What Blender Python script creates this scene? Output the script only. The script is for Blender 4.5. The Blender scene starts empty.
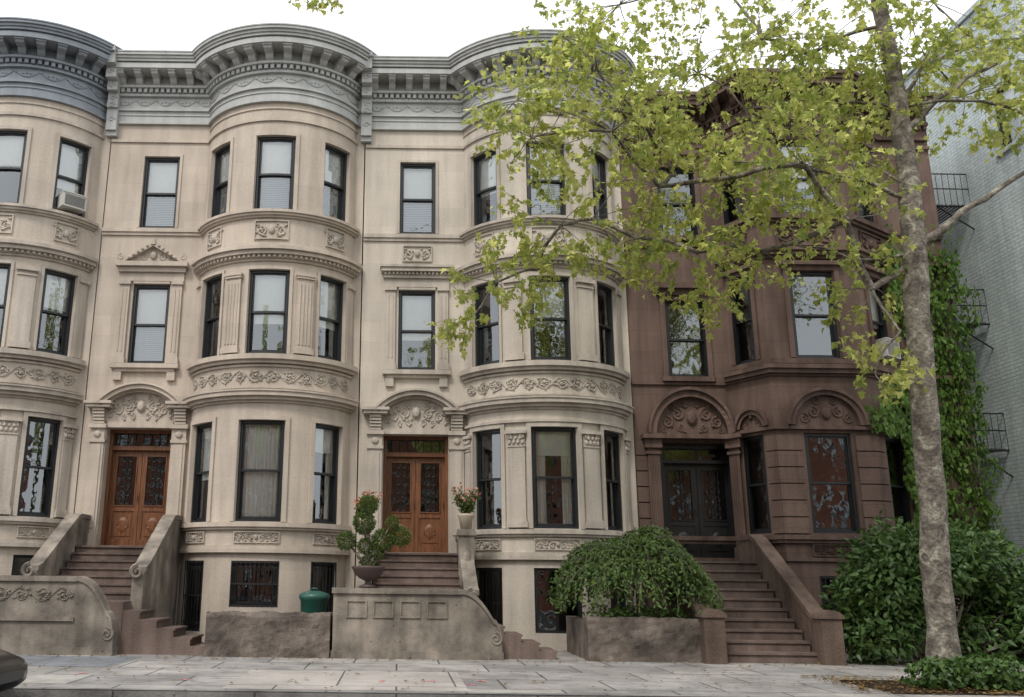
import bpy, math, random
from mathutils import Vector, Matrix, noise
random.seed(11)
R=random
S=bpy.context.scene
col=S.collection
# ---------------------------------------------------------------- mesh builder
class MB:
    def __init__(s): s.v=[];s.f=[];s.uv=[]
    def poly(s,pts,uvs=None):
        i=len(s.v); s.v.extend([tuple(p) for p in pts]); s.f.append(tuple(range(i,i+len(pts))))
        s.uv.append(uvs if uvs else [(p[0],p[2]) for p in pts])
def obj(mb,name,mat,parent=None,smooth=False):
    me=bpy.data.meshes.new(name); me.from_pydata(mb.v,[],mb.f); 
    uvl=me.uv_layers.new(name='UVMap'); flat=[]
    for u in mb.uv:
        for a in u: flat.extend((a[0],a[1]))
    uvl.data.foreach_set('uv',flat)
    me.materials.append(mat)
    if smooth: me.polygons.foreach_set('use_smooth',[True]*len(me.polygons))
    me.update()
    o=bpy.data.objects.new(name,me); col.objects.link(o)
    if parent: o.parent=parent
    return o
def empty(name):
    e=bpy.data.objects.new(name,None); e.empty_display_size=.3; col.objects.link(e); return e
# ---------------------------------------------------------------- surface mappers (s along wall, z up, d outwards)
class Flat:
    def __init__(m,x,y,dx=1,dy=0,dz=0): m.o=(x,y);m.t=(dx,dy);m.n=(dy,-dx);m.dz=dz
    def p(m,s,z,d): return (m.o[0]+m.t[0]*s+m.n[0]*d, m.o[1]+m.t[1]*s+m.n[1]*d, z+m.dz)
    def br(m,a,b): return [a,b]
class Arc:
    def __init__(m,cx,cy,r,dz=0): m.c=(cx,cy);m.r=r;m.dz=dz
    def p(m,s,z,d):
        a=s/m.r; return (m.c[0]+(m.r+d)*math.sin(a), m.c[1]-(m.r+d)*math.cos(a), z+m.dz)
    def br(m,a,b):
        n=max(1,int(math.ceil(abs(b-a)/.14))); return [a+(b-a)*i/n for i in range(n+1)]
class Poly:
    def __init__(m,pts,dz=0):
        m.P=pts; m.dz=dz; m.L=[0]; N=[]
        for i in range(len(pts)-1):
            dx=pts[i+1][0]-pts[i][0];dy=pts[i+1][1]-pts[i][1];l=math.hypot(dx,dy)
            m.L.append(m.L[-1]+l); N.append((dy/l,-dx/l))
        m.M=[N[0]]
        for i in range(1,len(pts)-1):
            a=N[i-1];b=N[i];k=1+a[0]*b[0]+a[1]*b[1]; m.M.append(((a[0]+b[0])/k,(a[1]+b[1])/k))
        m.M.append(N[-1])
    def p(m,s,z,d):
        i=0
        while i<len(m.P)-2 and s>m.L[i+1]: i+=1
        t=(s-m.L[i])/(m.L[i+1]-m.L[i]); a=m.P[i];b=m.P[i+1];na=m.M[i];nb=m.M[i+1]
        x=(a[0]+na[0]*d)*(1-t)+(b[0]+nb[0]*d)*t; y=(a[1]+na[1]*d)*(1-t)+(b[1]+nb[1]*d)*t
        return (x,y,z+m.dz)
    def br(m,a,b): return [a]+[l for l in m.L if a+1e-4<l<b-1e-4]+[b]
class ZS:
    def __init__(m,M,z0,z1,k): m.M=M;m.a=z0;m.b=z1;m.k=k
    def p(m,s,z,d): return m.M.p(s,m.b+(z-m.a)*m.k,d)
    def br(m,a,b): return m.M.br(a,b)
def box(M,mb,a,b,z0,z1,d0,d1,taper=0):
    ss=M.br(a,b); n=len(ss)
    for i in range(n-1):
        s,t=ss[i],ss[i+1]
        q=lambda S_,Z_,D_: M.p(S_,Z_,D_)
        mb.poly([q(s,z0,d1),q(t,z0,d1),q(t,z1,d1),q(s,z1,d1)],[(s,z0),(t,z0),(t,z1),(s,z1)])
        mb.poly([q(t,z0,d0),q(s,z0,d0),q(s,z1,d0),q(t,z1,d0)],[(t,z0),(s,z0),(s,z1),(t,z1)])
        mb.poly([q(s,z1,d1),q(t,z1,d1),q(t,z1,d0),q(s,z1,d0)],[(s,d1),(t,d1),(t,d0),(s,d0)])
        mb.poly([q(s,z0,d0),q(t,z0,d0),q(t,z0,d1),q(s,z0,d1)],[(s,d0),(t,d0),(t,d1),(s,d1)])
    mb.poly([M.p(a,z0,d0),M.p(a,z0,d1),M.p(a,z1,d1),M.p(a,z1,d0)],[(d0,z0),(d1,z0),(d1,z1),(d0,z1)])
    mb.poly([M.p(b,z0,d1),M.p(b,z0,d0),M.p(b,z1,d0),M.p(b,z1,d1)],[(d1,z0),(d0,z0),(d0,z1),(d1,z1)])
def mquad(M,mb,a,b,z0,z1,d):
    ss=M.br(a,b)
    for s,t in zip(ss,ss[1:]):
        mb.poly([M.p(s,z0,d),M.p(t,z0,d),M.p(t,z1,d),M.p(s,z1,d)],[(s,z0),(t,z0),(t,z1),(s,z1)])
def pleat(M,mb,a,b,z0,z1,d):
    n=max(6,int((b-a)/.018)); ph=R.uniform(0,6)
    f=lambda i,k: d-.028+.022*math.sin(ph+i*1.15+.7*math.sin(i*.37+ph))*(1 if k else .75)
    for i in range(n):
        s,t=a+(b-a)*i/n,a+(b-a)*(i+1)/n
        mb.poly([M.p(s,z0,f(i,1)),M.p(t,z0,f(i+1,1)),M.p(t,z1,f(i+1,0)),M.p(s,z1,f(i,0))],[(s,z0),(t,z0),(t,z1),(s,z1)])
def slats(M,mb,a,b,z0,z1,d):
    z=z0
    while z<z1-.05:
        ss=M.br(a,b)
        for s,t in zip(ss,ss[1:]): mb.poly([M.p(s,z,d),M.p(t,z,d),M.p(t,z+.046,d-.022),M.p(s,z+.046,d-.022)],[(s,z),(t,z),(t,z+.05),(s,z+.05)])
        z+=.05
def wall(M,mb,a,b,z0,z1,ops,d0=-.3,d1=0):
    zs=sorted(set([z0,z1]+[o[2] for o in ops]+[o[3] for o in ops])); zs=[z for z in zs if z0<=z<=z1]
    for lo,hi in zip(zs,zs[1:]):
        c=(lo+hi)/2; cuts=sorted([(o[0],o[1]) for o in ops if o[2]<c<o[3]]); x=a
        for p,q in cuts: box(M,mb,x,p,lo,hi,d0,d1); x=q
        box(M,mb,x,b,lo,hi,d0,d1)
def surround(M,mb,o,w=.11,d=.05,sill=True):
    a,b,c,e=o
    box(M,mb,a-w,a,c,e,0,d); box(M,mb,b,b+w,c,e,0,d); box(M,mb,a-w,b+w,e,e+w,0,d+.002)
    if sill: box(M,mb,a-w-.04,b+w+.04,c-.12,c,-.1,d+.07)
def tube(mb,pts,rad,n=5,cap=True):
    pts=[Vector(p) for p in pts]; m=len(pts)
    if not hasattr(rad,'__len__'): rad=[rad]*m
    rings=[]; ref=None
    for i,p in enumerate(pts):
        t=(pts[min(i+1,m-1)]-pts[max(i-1,0)])
        if t.length<1e-7: t=Vector((0,0,1))
        t.normalize()
        if ref is None:
            ref=Vector((0,0,1)) if abs(t.z)<.9 else Vector((1,0,0))
            ref=(ref-t*ref.dot(t)).normalized()
        else:
            ref=ref-t*ref.dot(t)
            ref=ref.normalized() if ref.length>1e-6 else t.orthogonal().normalized()
        w=t.cross(ref); i0=len(mb.v)
        for k in range(n):
            a=2*math.pi*k/n; mb.v.append(tuple(p+(ref*math.cos(a)+w*math.sin(a))*rad[i]))
        rings.append(i0)
    L=0
    for i in range(m-1):
        l2=L+(pts[i+1]-pts[i]).length
        for k in range(n):
            k2=(k+1)%n
            mb.f.append((rings[i]+k,rings[i]+k2,rings[i+1]+k2,rings[i+1]+k))
            mb.uv.append([(k/n,L),((k+1)/n,L),((k+1)/n,l2),(k/n,l2)])
        L=l2
    if cap:
        for r,rev in((rings[0],True),(rings[-1],False)):
            ids=[r+k for k in range(n)]
            if rev: ids=ids[::-1]
            mb.f.append(tuple(ids)); mb.uv.append([(0,0)]*n)
def lathe(mb,c,prof,n=20):
    i0=len(mb.v)
    for r,z in prof:
        for k in range(n):
            a=2*math.pi*k/n; mb.v.append((c[0]+r*math.cos(a),c[1]+r*math.sin(a),c[2]+z))
    for i in range(len(prof)-1):
        for k in range(n):
            k2=(k+1)%n; mb.f.append((i0+i*n+k,i0+i*n+k2,i0+(i+1)*n+k2,i0+(i+1)*n+k)); mb.uv.append([(k/n,i),((k+1)/n,i),((k+1)/n,i+1),(k/n,i+1)])
def rel(M,mb,pts,r,d=.0,n=5):
    tube(mb,[M.p(a,b,d) for a,b in pts],r,n)
def spiral(M,mb,cs,cz,r,a0,turn,dirn,w,d):
    N=18; pts=[];rad=[]
    for i in range(N+1):
        t=i/N; rr=r*(1-.86*t); a=a0+dirn*t*turn*2*math.pi
        pts.append(M.p(cs+rr*math.cos(a),cz+rr*math.sin(a),d)); rad.append(w*(1-.35*t))
    tube(mb,pts,rad,5)
def blob(M,mb,s,z,rs,rz,d,rd,n=7):
    c=len(mb.v); top=M.p(s,z,d+rd); mb.v.append(top)
    for j,(f,h) in enumerate(((.6,.8),(1,0))):
        for k in range(n):
            a=2*math.pi*k/n; mb.v.append(M.p(s+rs*f*math.cos(a),z+rz*f*math.sin(a),d+rd*h))
    for k in range(n):
        k2=(k+1)%n
        mb.f.append((c,c+1+k,c+1+k2)); mb.uv.append([(0,0)]*3)
        mb.f.append((c+1+k,c+1+n+k,c+1+n+k2,c+1+k2)); mb.uv.append([(0,0)]*4)
def frieze(M,mb,a,b,z0,z1,d=0.01):
    h=z1-z0; n=max(1,round((b-a)/(h*1.05))); w=(b-a)/n; zc=(z0+z1)/2
    vine=[]
    for i in range(n*8+1):
        t=i/8; vine.append((a+w*t, zc+math.sin(t*math.pi)*h*.36))
    rel(M,mb,vine,h*.045,d)
    for i in range(n):
        cs=a+w*(i+.5); sg=1 if i%2==0 else -1
        spiral(M,mb,cs,zc-sg*h*.05,h*.36,math.pi/2*sg,1.6,-sg,h*.06,d)
        blob(M,mb,cs,zc-sg*h*.05,h*.12,h*.12,d,h*.14)
        for j in range(16):
            an=R.uniform(0,6.28); q=R.uniform(.3,1); blob(M,mb,cs+math.cos(an)*w*.46*q,zc+math.sin(an)*h*.42*q,h*R.uniform(.06,.12),h*R.uniform(.04,.09),d-.005,h*.11,6)
def cpanel(M,mb,a,b,z0,z1,d=.01):
    w=b-a;h=z1-z0;cs=(a+b)/2;cz=(z0+z1)/2;f=.025
    for x0,x1,y0,y1 in((a,b,z0,z0+f),(a,b,z1-f,z1),(a,a+f,z0+f,z1-f),(b-f,b,z0+f,z1-f)): box(M,mb,x0,x1,y0,y1,0,d+.03)
    blob(M,mb,cs,cz,h*.17,h*.24,d,.06,8)
    n=max(1,round(w/h-.6))
    for sg in(-1,1):
        for i in range(n):
            x=cs+sg*(h*.32+ (w/2-h*.4)*(i+.4)/n)
            spiral(M,mb,x,cz+(h*.1 if i%2 else -h*.06),h*.26,math.pi/2,1.4,sg,h*.055,d)
            blob(M,mb,x+sg*h*.2,cz+h*.28,h*.1,h*.06,d,.04,6); blob(M,mb,x-sg*h*.1,cz-h*.3,h*.12,h*.06,d,.04,6)
            for q in range(6): blob(M,mb,x+R.uniform(-.3,.3)*h,cz+R.uniform(-.34,.34)*h,h*.07,h*.05,d,.035,5)
def archband(M,mb,cs,zc,r0,r1,a0,a1,d0,d1,n=20):
    for i in range(n):
        A=a0+(a1-a0)*i/n;B=a0+(a1-a0)*(i+1)/n
        def q(r,a,d): return M.p(cs+r*math.cos(a),zc+r*math.sin(a),d)
        mb.poly([q(r0,A,d1),q(r0,B,d1),q(r1,B,d1),q(r1,A,d1)][::-1]); mb.poly([q(r1,A,d0),q(r1,A,d1),q(r1,B,d1),q(r1,B,d0)])
        mb.poly([q(r0,A,d1),q(r0,A,d0),q(r0,B,d0),q(r0,B,d1)])
    for a in(a0,a1): mb.poly([q(r0,a,d0),q(r1,a,d0),q(r1,a,d1),q(r0,a,d1)])
def archfill(M,mb,cs,z0,zc,r,a0,a1,d,n=20):
    pts=[]
    for i in range(n+1):
        A=a0+(a1-a0)*i/n; pts.append((cs+r*math.cos(A),zc+r*math.sin(A)))
    for p,q in zip(pts,pts[1:]):
        mb.poly([M.p(q[0],z0,d),M.p(p[0],z0,d),M.p(p[0],p[1],d),M.p(q[0],q[1],d)],[(q[0],z0),(p[0],z0),p,q])
# ---------------------------------------------------------------- materials
def newmat(n):
    m=bpy.data.materials.new(n); m.use_nodes=True; nt=m.node_tree; nt.nodes.clear()
    o=nt.nodes.new('ShaderNodeOutputMaterial'); return m,nt,o
def N(nt,t,**k):
    n=nt.nodes.new(t)
    for a,b in k.items():
        if hasattr(n,a): setattr(n,a,b)
        else: n.inputs[a.replace('_',' ')].default_value=b
    return n
def mixc(nt,fac,a,b,mode='MIX'):
    n=nt.nodes.new('ShaderNodeMix'); n.data_type='RGBA'; n.blend_type=mode
    for idx,v in((0,fac),(6,a),(7,b)):
        if isinstance(v,(float,int)): n.inputs[idx].default_value=v if idx==0 else (v,v,v,1)
        elif isinstance(v,tuple): n.inputs[idx].default_value=(*v[:3],1)
        else: nt.links.new(v,n.inputs[idx])
    return n.outputs[2]
def ramp(nt,src,lo,hi,c0=(0,0,0),c1=(1,1,1)):
    r=nt.nodes.new('ShaderNodeValToRGB'); r.color_ramp.elements[0].position=lo; r.color_ramp.elements[1].position=hi
    r.color_ramp.elements[0].color=(*c0,1); r.color_ramp.elements[1].color=(*c1,1); nt.links.new(src,r.inputs[0]); return r.outputs[0]
def stone(name,c,rough=.85,joint=None,var=.18,bump=.3,streak=.25,mort=.62,scale=1.0,msz=.006,c2=None,slabvar=.06,stain=0):
    m,nt,o=newmat(name); L=nt.links.new
    tc=N(nt,'ShaderNodeTexCoord'); P=tc.outputs['Object']
    n1=N(nt,'ShaderNodeTexNoise'); n1.inputs['Scale'].default_value=.7*scale; n1.inputs['Detail'].default_value=6; L(P,n1.inputs[0])
    n3=N(nt,'ShaderNodeTexNoise'); n3.inputs['Scale'].default_value=28*scale; n3.inputs['Detail'].default_value=3; L(P,n3.inputs[0])
    dark=tuple(x*(1-var*1.6) for x in c); lite=tuple(min(1,x*(1+var*.7)) for x in c)
    cc=mixc(nt,ramp(nt,n1.outputs[0],.3,.7),dark if c2 is None else c2,lite)
    if streak>0:
        mp=N(nt,'ShaderNodeMapping'); mp.inputs['Scale'].default_value=(3.5,3.5,.35); L(P,mp.inputs[0])
        n2=N(nt,'ShaderNodeTexNoise'); n2.inputs['Scale'].default_value=1.2; n2.inputs['Detail'].default_value=5; L(mp.outputs[0],n2.inputs[0])
        cc=mixc(nt,1.0,cc,ramp(nt,n2.outputs[0],.35,.6,(1-streak,)*3,(1,1,1)),'MULTIPLY')
    if stain>0:
        n4=N(nt,'ShaderNodeTexNoise'); n4.inputs['Scale'].default_value=2.3; n4.inputs['Detail'].default_value=8; n4.inputs['Roughness'].default_value=.7; L(P,n4.inputs[0])
        cc=mixc(nt,1.0,cc,ramp(nt,n4.outputs[0],.38,.55,(1-stain,1-stain,1-stain*.95),(1,1,1)),'MULTIPLY')
        n5=N(nt,'ShaderNodeTexVoronoi'); n5.inputs['Scale'].default_value=3.1; L(P,n5.inputs[0])
        cc=mixc(nt,1.0,cc,ramp(nt,n5.outputs['Distance'],.05,.075,(.55,.53,.52),(1,1,1)),'MULTIPLY')
    cc=mixc(nt,1.0,cc,ramp(nt,n3.outputs[0],.3,.7,(.9,.9,.9),(1.05,1.05,1.05)),'MULTIPLY')
    h=n3.outputs[0]
    if joint:
        b=N(nt,'ShaderNodeTexBrick'); b.inputs['Scale'].default_value=1; b.inputs['Brick Width'].default_value=joint[0]; b.inputs['Row Height'].default_value=joint[1]
        b.inputs['Mortar Size'].default_value=msz; b.inputs['Mortar Smooth'].default_value=.3
        b.inputs['Color1'].default_value=(1-slabvar,1-slabvar,1-slabvar*.9,1); b.inputs['Color2'].default_value=(1.05,1.04,1.03,1); b.inputs['Mortar'].default_value=(mort,)*3+(1,)
        L(tc.outputs['UV'],b.inputs[0]); cc=mixc(nt,1.0,cc,b.outputs[0],'MULTIPLY')
        mm=N(nt,'ShaderNodeMath',operation='SUBTRACT'); L(n3.outputs[0],mm.inputs[0]); L(b.outputs['Fac'],mm.inputs[1]); h=mm.outputs[0]
    bp=N(nt,'ShaderNodeBump'); bp.inputs['Strength'].default_value=bump; bp.inputs['Distance'].default_value=.02; L(h,bp.inputs['Height'])
    s=N(nt,'ShaderNodeBsdfPrincipled'); s.inputs['Roughness'].default_value=rough; L(cc,s.inputs['Base Color']); L(bp.outputs[0],s.inputs['Normal'])
    s.inputs['Specular IOR Level'].default_value=.15
    L(s.outputs[0],o.inputs[0]); return m
def plain(name,c,rough=.5,metal=0,var=.1,spec=.5):
    m,nt,o=newmat(name); L=nt.links.new
    tc=N(nt,'ShaderNodeTexCoord'); n1=N(nt,'ShaderNodeTexNoise'); n1.inputs['Scale'].default_value=9; L(tc.outputs['Object'],n1.inputs[0])
    cc=mixc(nt,n1.outputs[0],tuple(x*(1-var) for x in c),tuple(min(1,x*(1+var)) for x in c))
    s=N(nt,'ShaderNodeBsdfPrincipled'); s.inputs['Roughness'].default_value=rough; s.inputs['Metallic'].default_value=metal; s.inputs['Specular IOR Level'].default_value=spec
    L(cc,s.inputs['Base Color']); L(s.outputs[0],o.inputs[0]); return m
def wood(name,c):
    m,nt,o=newmat(name); L=nt.links.new
    tc=N(nt,'ShaderNodeTexCoord'); mp=N(nt,'ShaderNodeMapping'); mp.inputs['Scale'].default_value=(30,30,2.5); L(tc.outputs['Object'],mp.inputs[0])
    n1=N(nt,'ShaderNodeTexNoise'); n1.inputs['Scale'].default_value=1; n1.inputs['Detail'].default_value=5; L(mp.outputs[0],n1.inputs[0])
    cc=mixc(nt,ramp(nt,n1.outputs[0],.35,.65),tuple(x*.5 for x in c),c)
    s=N(nt,'ShaderNodeBsdfPrincipled'); s.inputs['Roughness'].default_value=.35; L(cc,s.inputs['Base Color']); L(s.outputs[0],o.inputs[0]); return m
def glassmat(name,base=.09,tint=(.92,.95,.95)):
    m,nt,o=newmat(name); L=nt.links.new
    tc=N(nt,'ShaderNodeTexCoord'); n1=N(nt,'ShaderNodeTexNoise'); n1.inputs['Scale'].default_value=1.9; L(tc.outputs['Object'],n1.inputs[0])
    bp=N(nt,'ShaderNodeBump'); bp.inputs['Strength'].default_value=.35; bp.inputs['Distance'].default_value=.04; L(n1.outputs[0],bp.inputs['Height'])
    fr=N(nt,'ShaderNodeFresnel'); fr.inputs[0].default_value=1.5
    ad=N(nt,'ShaderNodeMath',operation='ADD'); ad.inputs[1].default_value=base; L(fr.outputs[0],ad.inputs[0])
    t=N(nt,'ShaderNodeBsdfTransparent'); t.inputs[0].default_value=(*tint,1)
    g=N(nt,'ShaderNodeBsdfGlossy'); g.inputs['Roughness'].default_value=.02; g.inputs[0].default_value=(.9,.95,1,1); L(bp.outputs[0],g.inputs['Normal'])
    mx=N(nt,'ShaderNodeMixShader'); L(ad.outputs[0],mx.inputs[0]); L(t.outputs[0],mx.inputs[1]); L(g.outputs[0],mx.inputs[2]); L(mx.outputs[0],o.inputs[0]); return m
def leafmat(name,c1,c2,t1,t2,tr=.45,rough=.5):
    m,nt,o=newmat(name); L=nt.links.new
    g=N(nt,'ShaderNodeNewGeometry'); rnd=g.outputs['Random Per Island']
    tc=N(nt,'ShaderNodeTexCoord'); n1=N(nt,'ShaderNodeTexNoise'); n1.inputs['Scale'].default_value=.9; n1.inputs['Detail'].default_value=1; L(tc.outputs['Object'],n1.inputs[0])
    av=N(nt,'ShaderNodeMath',operation='MULTIPLY_ADD'); L(n1.outputs[0],av.inputs[0]); av.inputs[1].default_value=.9
    hf=N(nt,'ShaderNodeMath',operation='MULTIPLY_ADD'); L(rnd,hf.inputs[0]); hf.inputs[1].default_value=.8; hf.inputs[2].default_value=-.34; L(hf.outputs[0],av.inputs[2])
    ca=mixc(nt,av.outputs[0],c1,c2); cb=mixc(nt,av.outputs[0],t1,t2)
    s=N(nt,'ShaderNodeBsdfPrincipled'); s.inputs['Roughness'].default_value=rough; s.inputs['Specular IOR Level'].default_value=.35; L(ca,s.inputs['Base Color'])
    t=N(nt,'ShaderNodeBsdfTranslucent'); L(cb,t.inputs[0]); mx=N(nt,'ShaderNodeMixShader'); mx.inputs[0].default_value=tr
    L(s.outputs[0],mx.inputs[1]); L(t.outputs[0],mx.inputs[2]); L(mx.outputs[0],o.inputs[0]); return m

ST0=stone('limestone_a',(.55,.485,.415),joint=(1.1,.52),mort=.86,msz=.004,var=.1,streak=.15,bump=.2)
ST1=stone('limestone_b',(.545,.475,.405),joint=(1.1,.52),mort=.86,msz=.004,var=.1,streak=.15,bump=.2)
ST2=stone('limestone_c',(.585,.53,.46),joint=(1.1,.52),mort=.88,msz=.004,var=.1,streak=.15,bump=.2)
STT=stone('limestone_trim',(.52,.465,.405),streak=.22,var=.14)
STG=stone('weathered_stone',(.33,.29,.245),streak=.3,var=.3,bump=.6,scale=1.6,stain=.3)
STR=stone('rough_stone',(.25,.21,.18),streak=.2,var=.4,bump=1.4,scale=2.2,stain=.3)
STP=stone('step_stone',(.20,.15,.13),streak=.3,var=.3,bump=.5)
CG=stone('cornice_grey',(.47,.48,.475),streak=.15,var=.08,rough=.6,bump=.1)
CB=stone('cornice_bluegrey',(.27,.30,.335),streak=.15,var=.1,rough=.55,bump=.1)
BR=stone('brownstone',(.17,.118,.098),streak=.3,var=.2,joint=(1.2,.55),mort=.75,msz=.006)
BRT=stone('brownstone_trim',(.158,.108,.09),streak=.35,var=.25,bump=.5)
PB=stone('painted_brick',(.54,.61,.62),joint=(.30,.1),mort=.72,msz=.012,streak=.15,bump=.8,var=.1)
RB=stone('red_brick',(.34,.15,.10),joint=(.22,.075),mort=1.3,msz=.01,streak=.2)
BLK=plain('black_frame_paint',(.014,.016,.019),.4)
IRON=plain('black_iron',(.02,.02,.021),.5)
GL=glassmat('window_glass',.15)
DG=glassmat('door_glass',.1,(.35,.38,.38))
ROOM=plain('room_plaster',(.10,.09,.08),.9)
ROOF=plain('roof_felt',(.08,.08,.08),.9)
CW=plain('white_curtain',(.85,.83,.79),.9,0,.05,.1); CS=plain('cream_shade',(.88,.86,.81),.9,0,.05,.1); CD=plain('grey_blind',(.5,.53,.55),.7,0,.05,.2)
WD=wood('varnished_wood',(.215,.088,.040)); BD=wood('black_door_paint',(.02,.02,.022))
# ---------------------------------------------------------------- windows
class Parts:
    def __init__(s): s.d={}
    def __getitem__(s,k): return s.d.setdefault(k,MB())
MATK={'frames':BLK,'glass':GL,'curtains':CW,'shades':CS,'blinds':CD,'iron_grilles':IRON,'door_wood':WD,'door_black':BD,'door_glass':DG,'roof':ROOF,'rooms':ROOM}
def window(M,P,o,kind=None,single=False):
    a,b,c,e=o; F=P['frames']; t=.065
    box(M,F,a,a+t,c,e,-.24,-.07); box(M,F,b-t,b,c,e,-.24,-.07); box(M,F,a+t,b-t,e-t,e,-.24,-.072); box(M,F,a+t,b-t,c,c+t*.8,-.24,-.068)
    mid=(c+e)/2; a2,b2=a+t,b-t; u=.035
    if not single:
        box(M,F,a2,a2+u,mid,e-t,-.16,-.115); box(M,F,b2-u,b2,mid,e-t,-.16,-.115); box(M,F,a2+u,b2-u,e-t-u,e-t,-.16,-.117); box(M,F,a2,b2,mid-.025,mid+.025,-.2,-.11)
        box(M,F,a2,a2+u,c+.06,mid-.025,-.21,-.17); box(M,F,b2-u,b2,c+.06,mid-.025,-.21,-.17); box(M,F,a2+u,b2-u,c+.06,c+.12,-.21,-.172)
        mquad(M,P['glass'],a2+u,b2-u,mid+.025,e-t-u,-.14); mquad(M,P['glass'],a2+u,b2-u,c+.12,mid-.025,-.19)
    else: mquad(M,P['glass'],a2,b2,c+.06,e-t,-.15)
    if kind is None: kind=R.choice(['shade','shade','half','curt','part','blind','mixed'])
    if kind=='shade': mquad(M,P['shades'],a,b,c+R.uniform(.0,.5)*(e-c),e,-.255)
    elif kind=='half': mquad(M,P['shades'],a,b,mid-.05+R.uniform(-.25,.2),e,-.255)
    elif kind=='blind': slats(M,P['blinds'],a,b,c,e,-.25)
    elif kind=='mixed':
        mquad(M,P['shades'],a,b,mid+.02,e,-.245); slats(M,P['blinds'],a,b,c,mid+.02,-.26)
    elif kind=='curt': pleat(M,P['curtains'],a,b,c,e,-.25)
    elif kind=='part':
        w=(b-a)*.3; pleat(M,P['curtains'],a,a+w,c,e,-.26); pleat(M,P['curtains'],b-w,b,c,e,-.26); mquad(M,P['shades'],a,b,e-(e-c)*.28,e,-.25)
def grille(M,P,a,b,z0,z1,d=.02,fancy=True):
    G=P['iron_grilles']; n=max(3,round((b-a)/.11))
    for i in range(n+1):
        s=a+(b-a)*i/n; tube(G,[M.p(s,z0,d),M.p(s,z1,d)],.011,4)
    for z in(z0+.03,(z0+z1)/2,z1-.03): box(M,G,a,b,z-.012,z+.012,d-.008,d+.008)
    if fancy:
        for i in range(n):
            s=a+(b-a)*(i+.5)/n
            for z in(z0+.18,z1-.18): spiral(M,G,s,z,.05,0,1,1,.007,d)
def dentils(M,mb,a,b,z0,z1,d0,d1,pitch,frac=.5):
    n=max(1,round((b-a)/pitch)); w=(b-a)/n
    for i in range(n):
        s=a+w*(i+.5); 
        q0,q1=s-w*frac/2,s+w*frac/2
        mb.poly([M.p(q0,z0,d1),M.p(q1,z0,d1),M.p(q1,z1,d1),M.p(q0,z1,d1)]); mb.poly([M.p(q0,z0,d0),M.p(q1,z0,d0),M.p(q1,z0,d1),M.p(q0,z0,d1)])
        mb.poly([M.p(q0,z0,d0),M.p(q0,z0,d1),M.p(q0,z1,d1),M.p(q0,z1,d0)]); mb.poly([M.p(q1,z0,d1),M.p(q1,z0,d0),M.p(q1,z1,d0),M.p(q1,z1,d1)])
def modillions(M,mb,a,b,z1,pitch=.43):
    n=max(1,round((b-a)/pitch)); w=(b-a)/n
    prof=[(.12,-.30),(.22,-.31),(.3,-.25),(.36,-.17),(.46,-.15),(.54,-.12),(.57,-.05),(.57,0)]
    for i in range(n):
        s=a+w*(i+.5); q0,q1=s-.085,s+.085
        for (d0,h0),(d1,h1) in zip(prof,prof[1:]):
            mb.poly([M.p(q0,z1+h0,d0),M.p(q1,z1+h0,d0),M.p(q1,z1+h1,d1),M.p(q0,z1+h1,d1)])
        for q,rv in((q0,0),(q1,1)):
            for (d0,h0),(d1,h1) in zip(prof,prof[1:]):
                if abs(d1-d0)>1e-4: mb.poly([M.p(q,z1+h0,d0),M.p(q,z1+h1,d1),M.p(q,z1,d1),M.p(q,z1,d0)])
        box(M,mb,s-.1,s+.1,z1-.05,z1-.002,.12,.6)
def cornice(M,mb,a,b,garl=True):
    M=ZS(M,13.18,13.14,.89)
    for z0,z1,d in((13.18,13.26,.09),(13.26,13.46,.05),(13.46,13.50,.075),(13.50,13.60,.06),(13.60,13.66,.12),(13.66,14.08,.04),(14.08,14.16,.13),(14.16,14.31,.08),(14.31,14.38,.24),(14.38,14.70,.12),(14.70,14.86,.64),(14.86,14.90,.60),(14.90,14.98,.68),(14.98,15.06,.72),(15.06,15.14,.77),(15.14,15.18,.79)):
        box(M,mb,a,b,z0,z1,-.3,d)
    dentils(M,mb,a,b,14.18,14.305,.08,.19,.15,.58)
    modillions(M,mb,a,b,14.70)
    if garl:
        n=max(1,round((b-a)/.6)); w=(b-a)/n
        for i in range(n):
            pts=[(a+w*(i+t/8),14.0-.18*math.sin(math.pi*t/8)) for t in range(9)]
            tube(mb,[M.p(p[0],p[1],.045) for p in pts],[.012+.016*math.sin(math.pi*t/8) for t in range(9)],5)
            blob(M,mb,a+w*i+.04,13.97,.045,.05,.04,.04)
            for q in range(3): blob(M,mb,a+w*(i+.5)+(q-1)*.1,13.93-.02*abs(q-1),.035,.03,.04,.03,5)
def flutes(M,mb,a,b,z0,z1,d0=0,d1=.07):
    box(M,mb,a,b,z0,z1,d0,d1)
    n=4; w=(b-a-.06)/n
    for i in range(n):
        s=a+.03+w*(i+.5); tube(mb,[M.p(s,z0+.22,d1),M.p(s,z1-.2,d1)],w*.3,6)
    box(M,mb,a-.03,b+.03,z0,z0+.14,d0,d1+.045); box(M,mb,a-.02,b+.02,z1-.06,z1,d0,d1+.04); box(M,mb,a-.035,b+.035,z1,z1+.06,d0,d1+.06)
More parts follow.
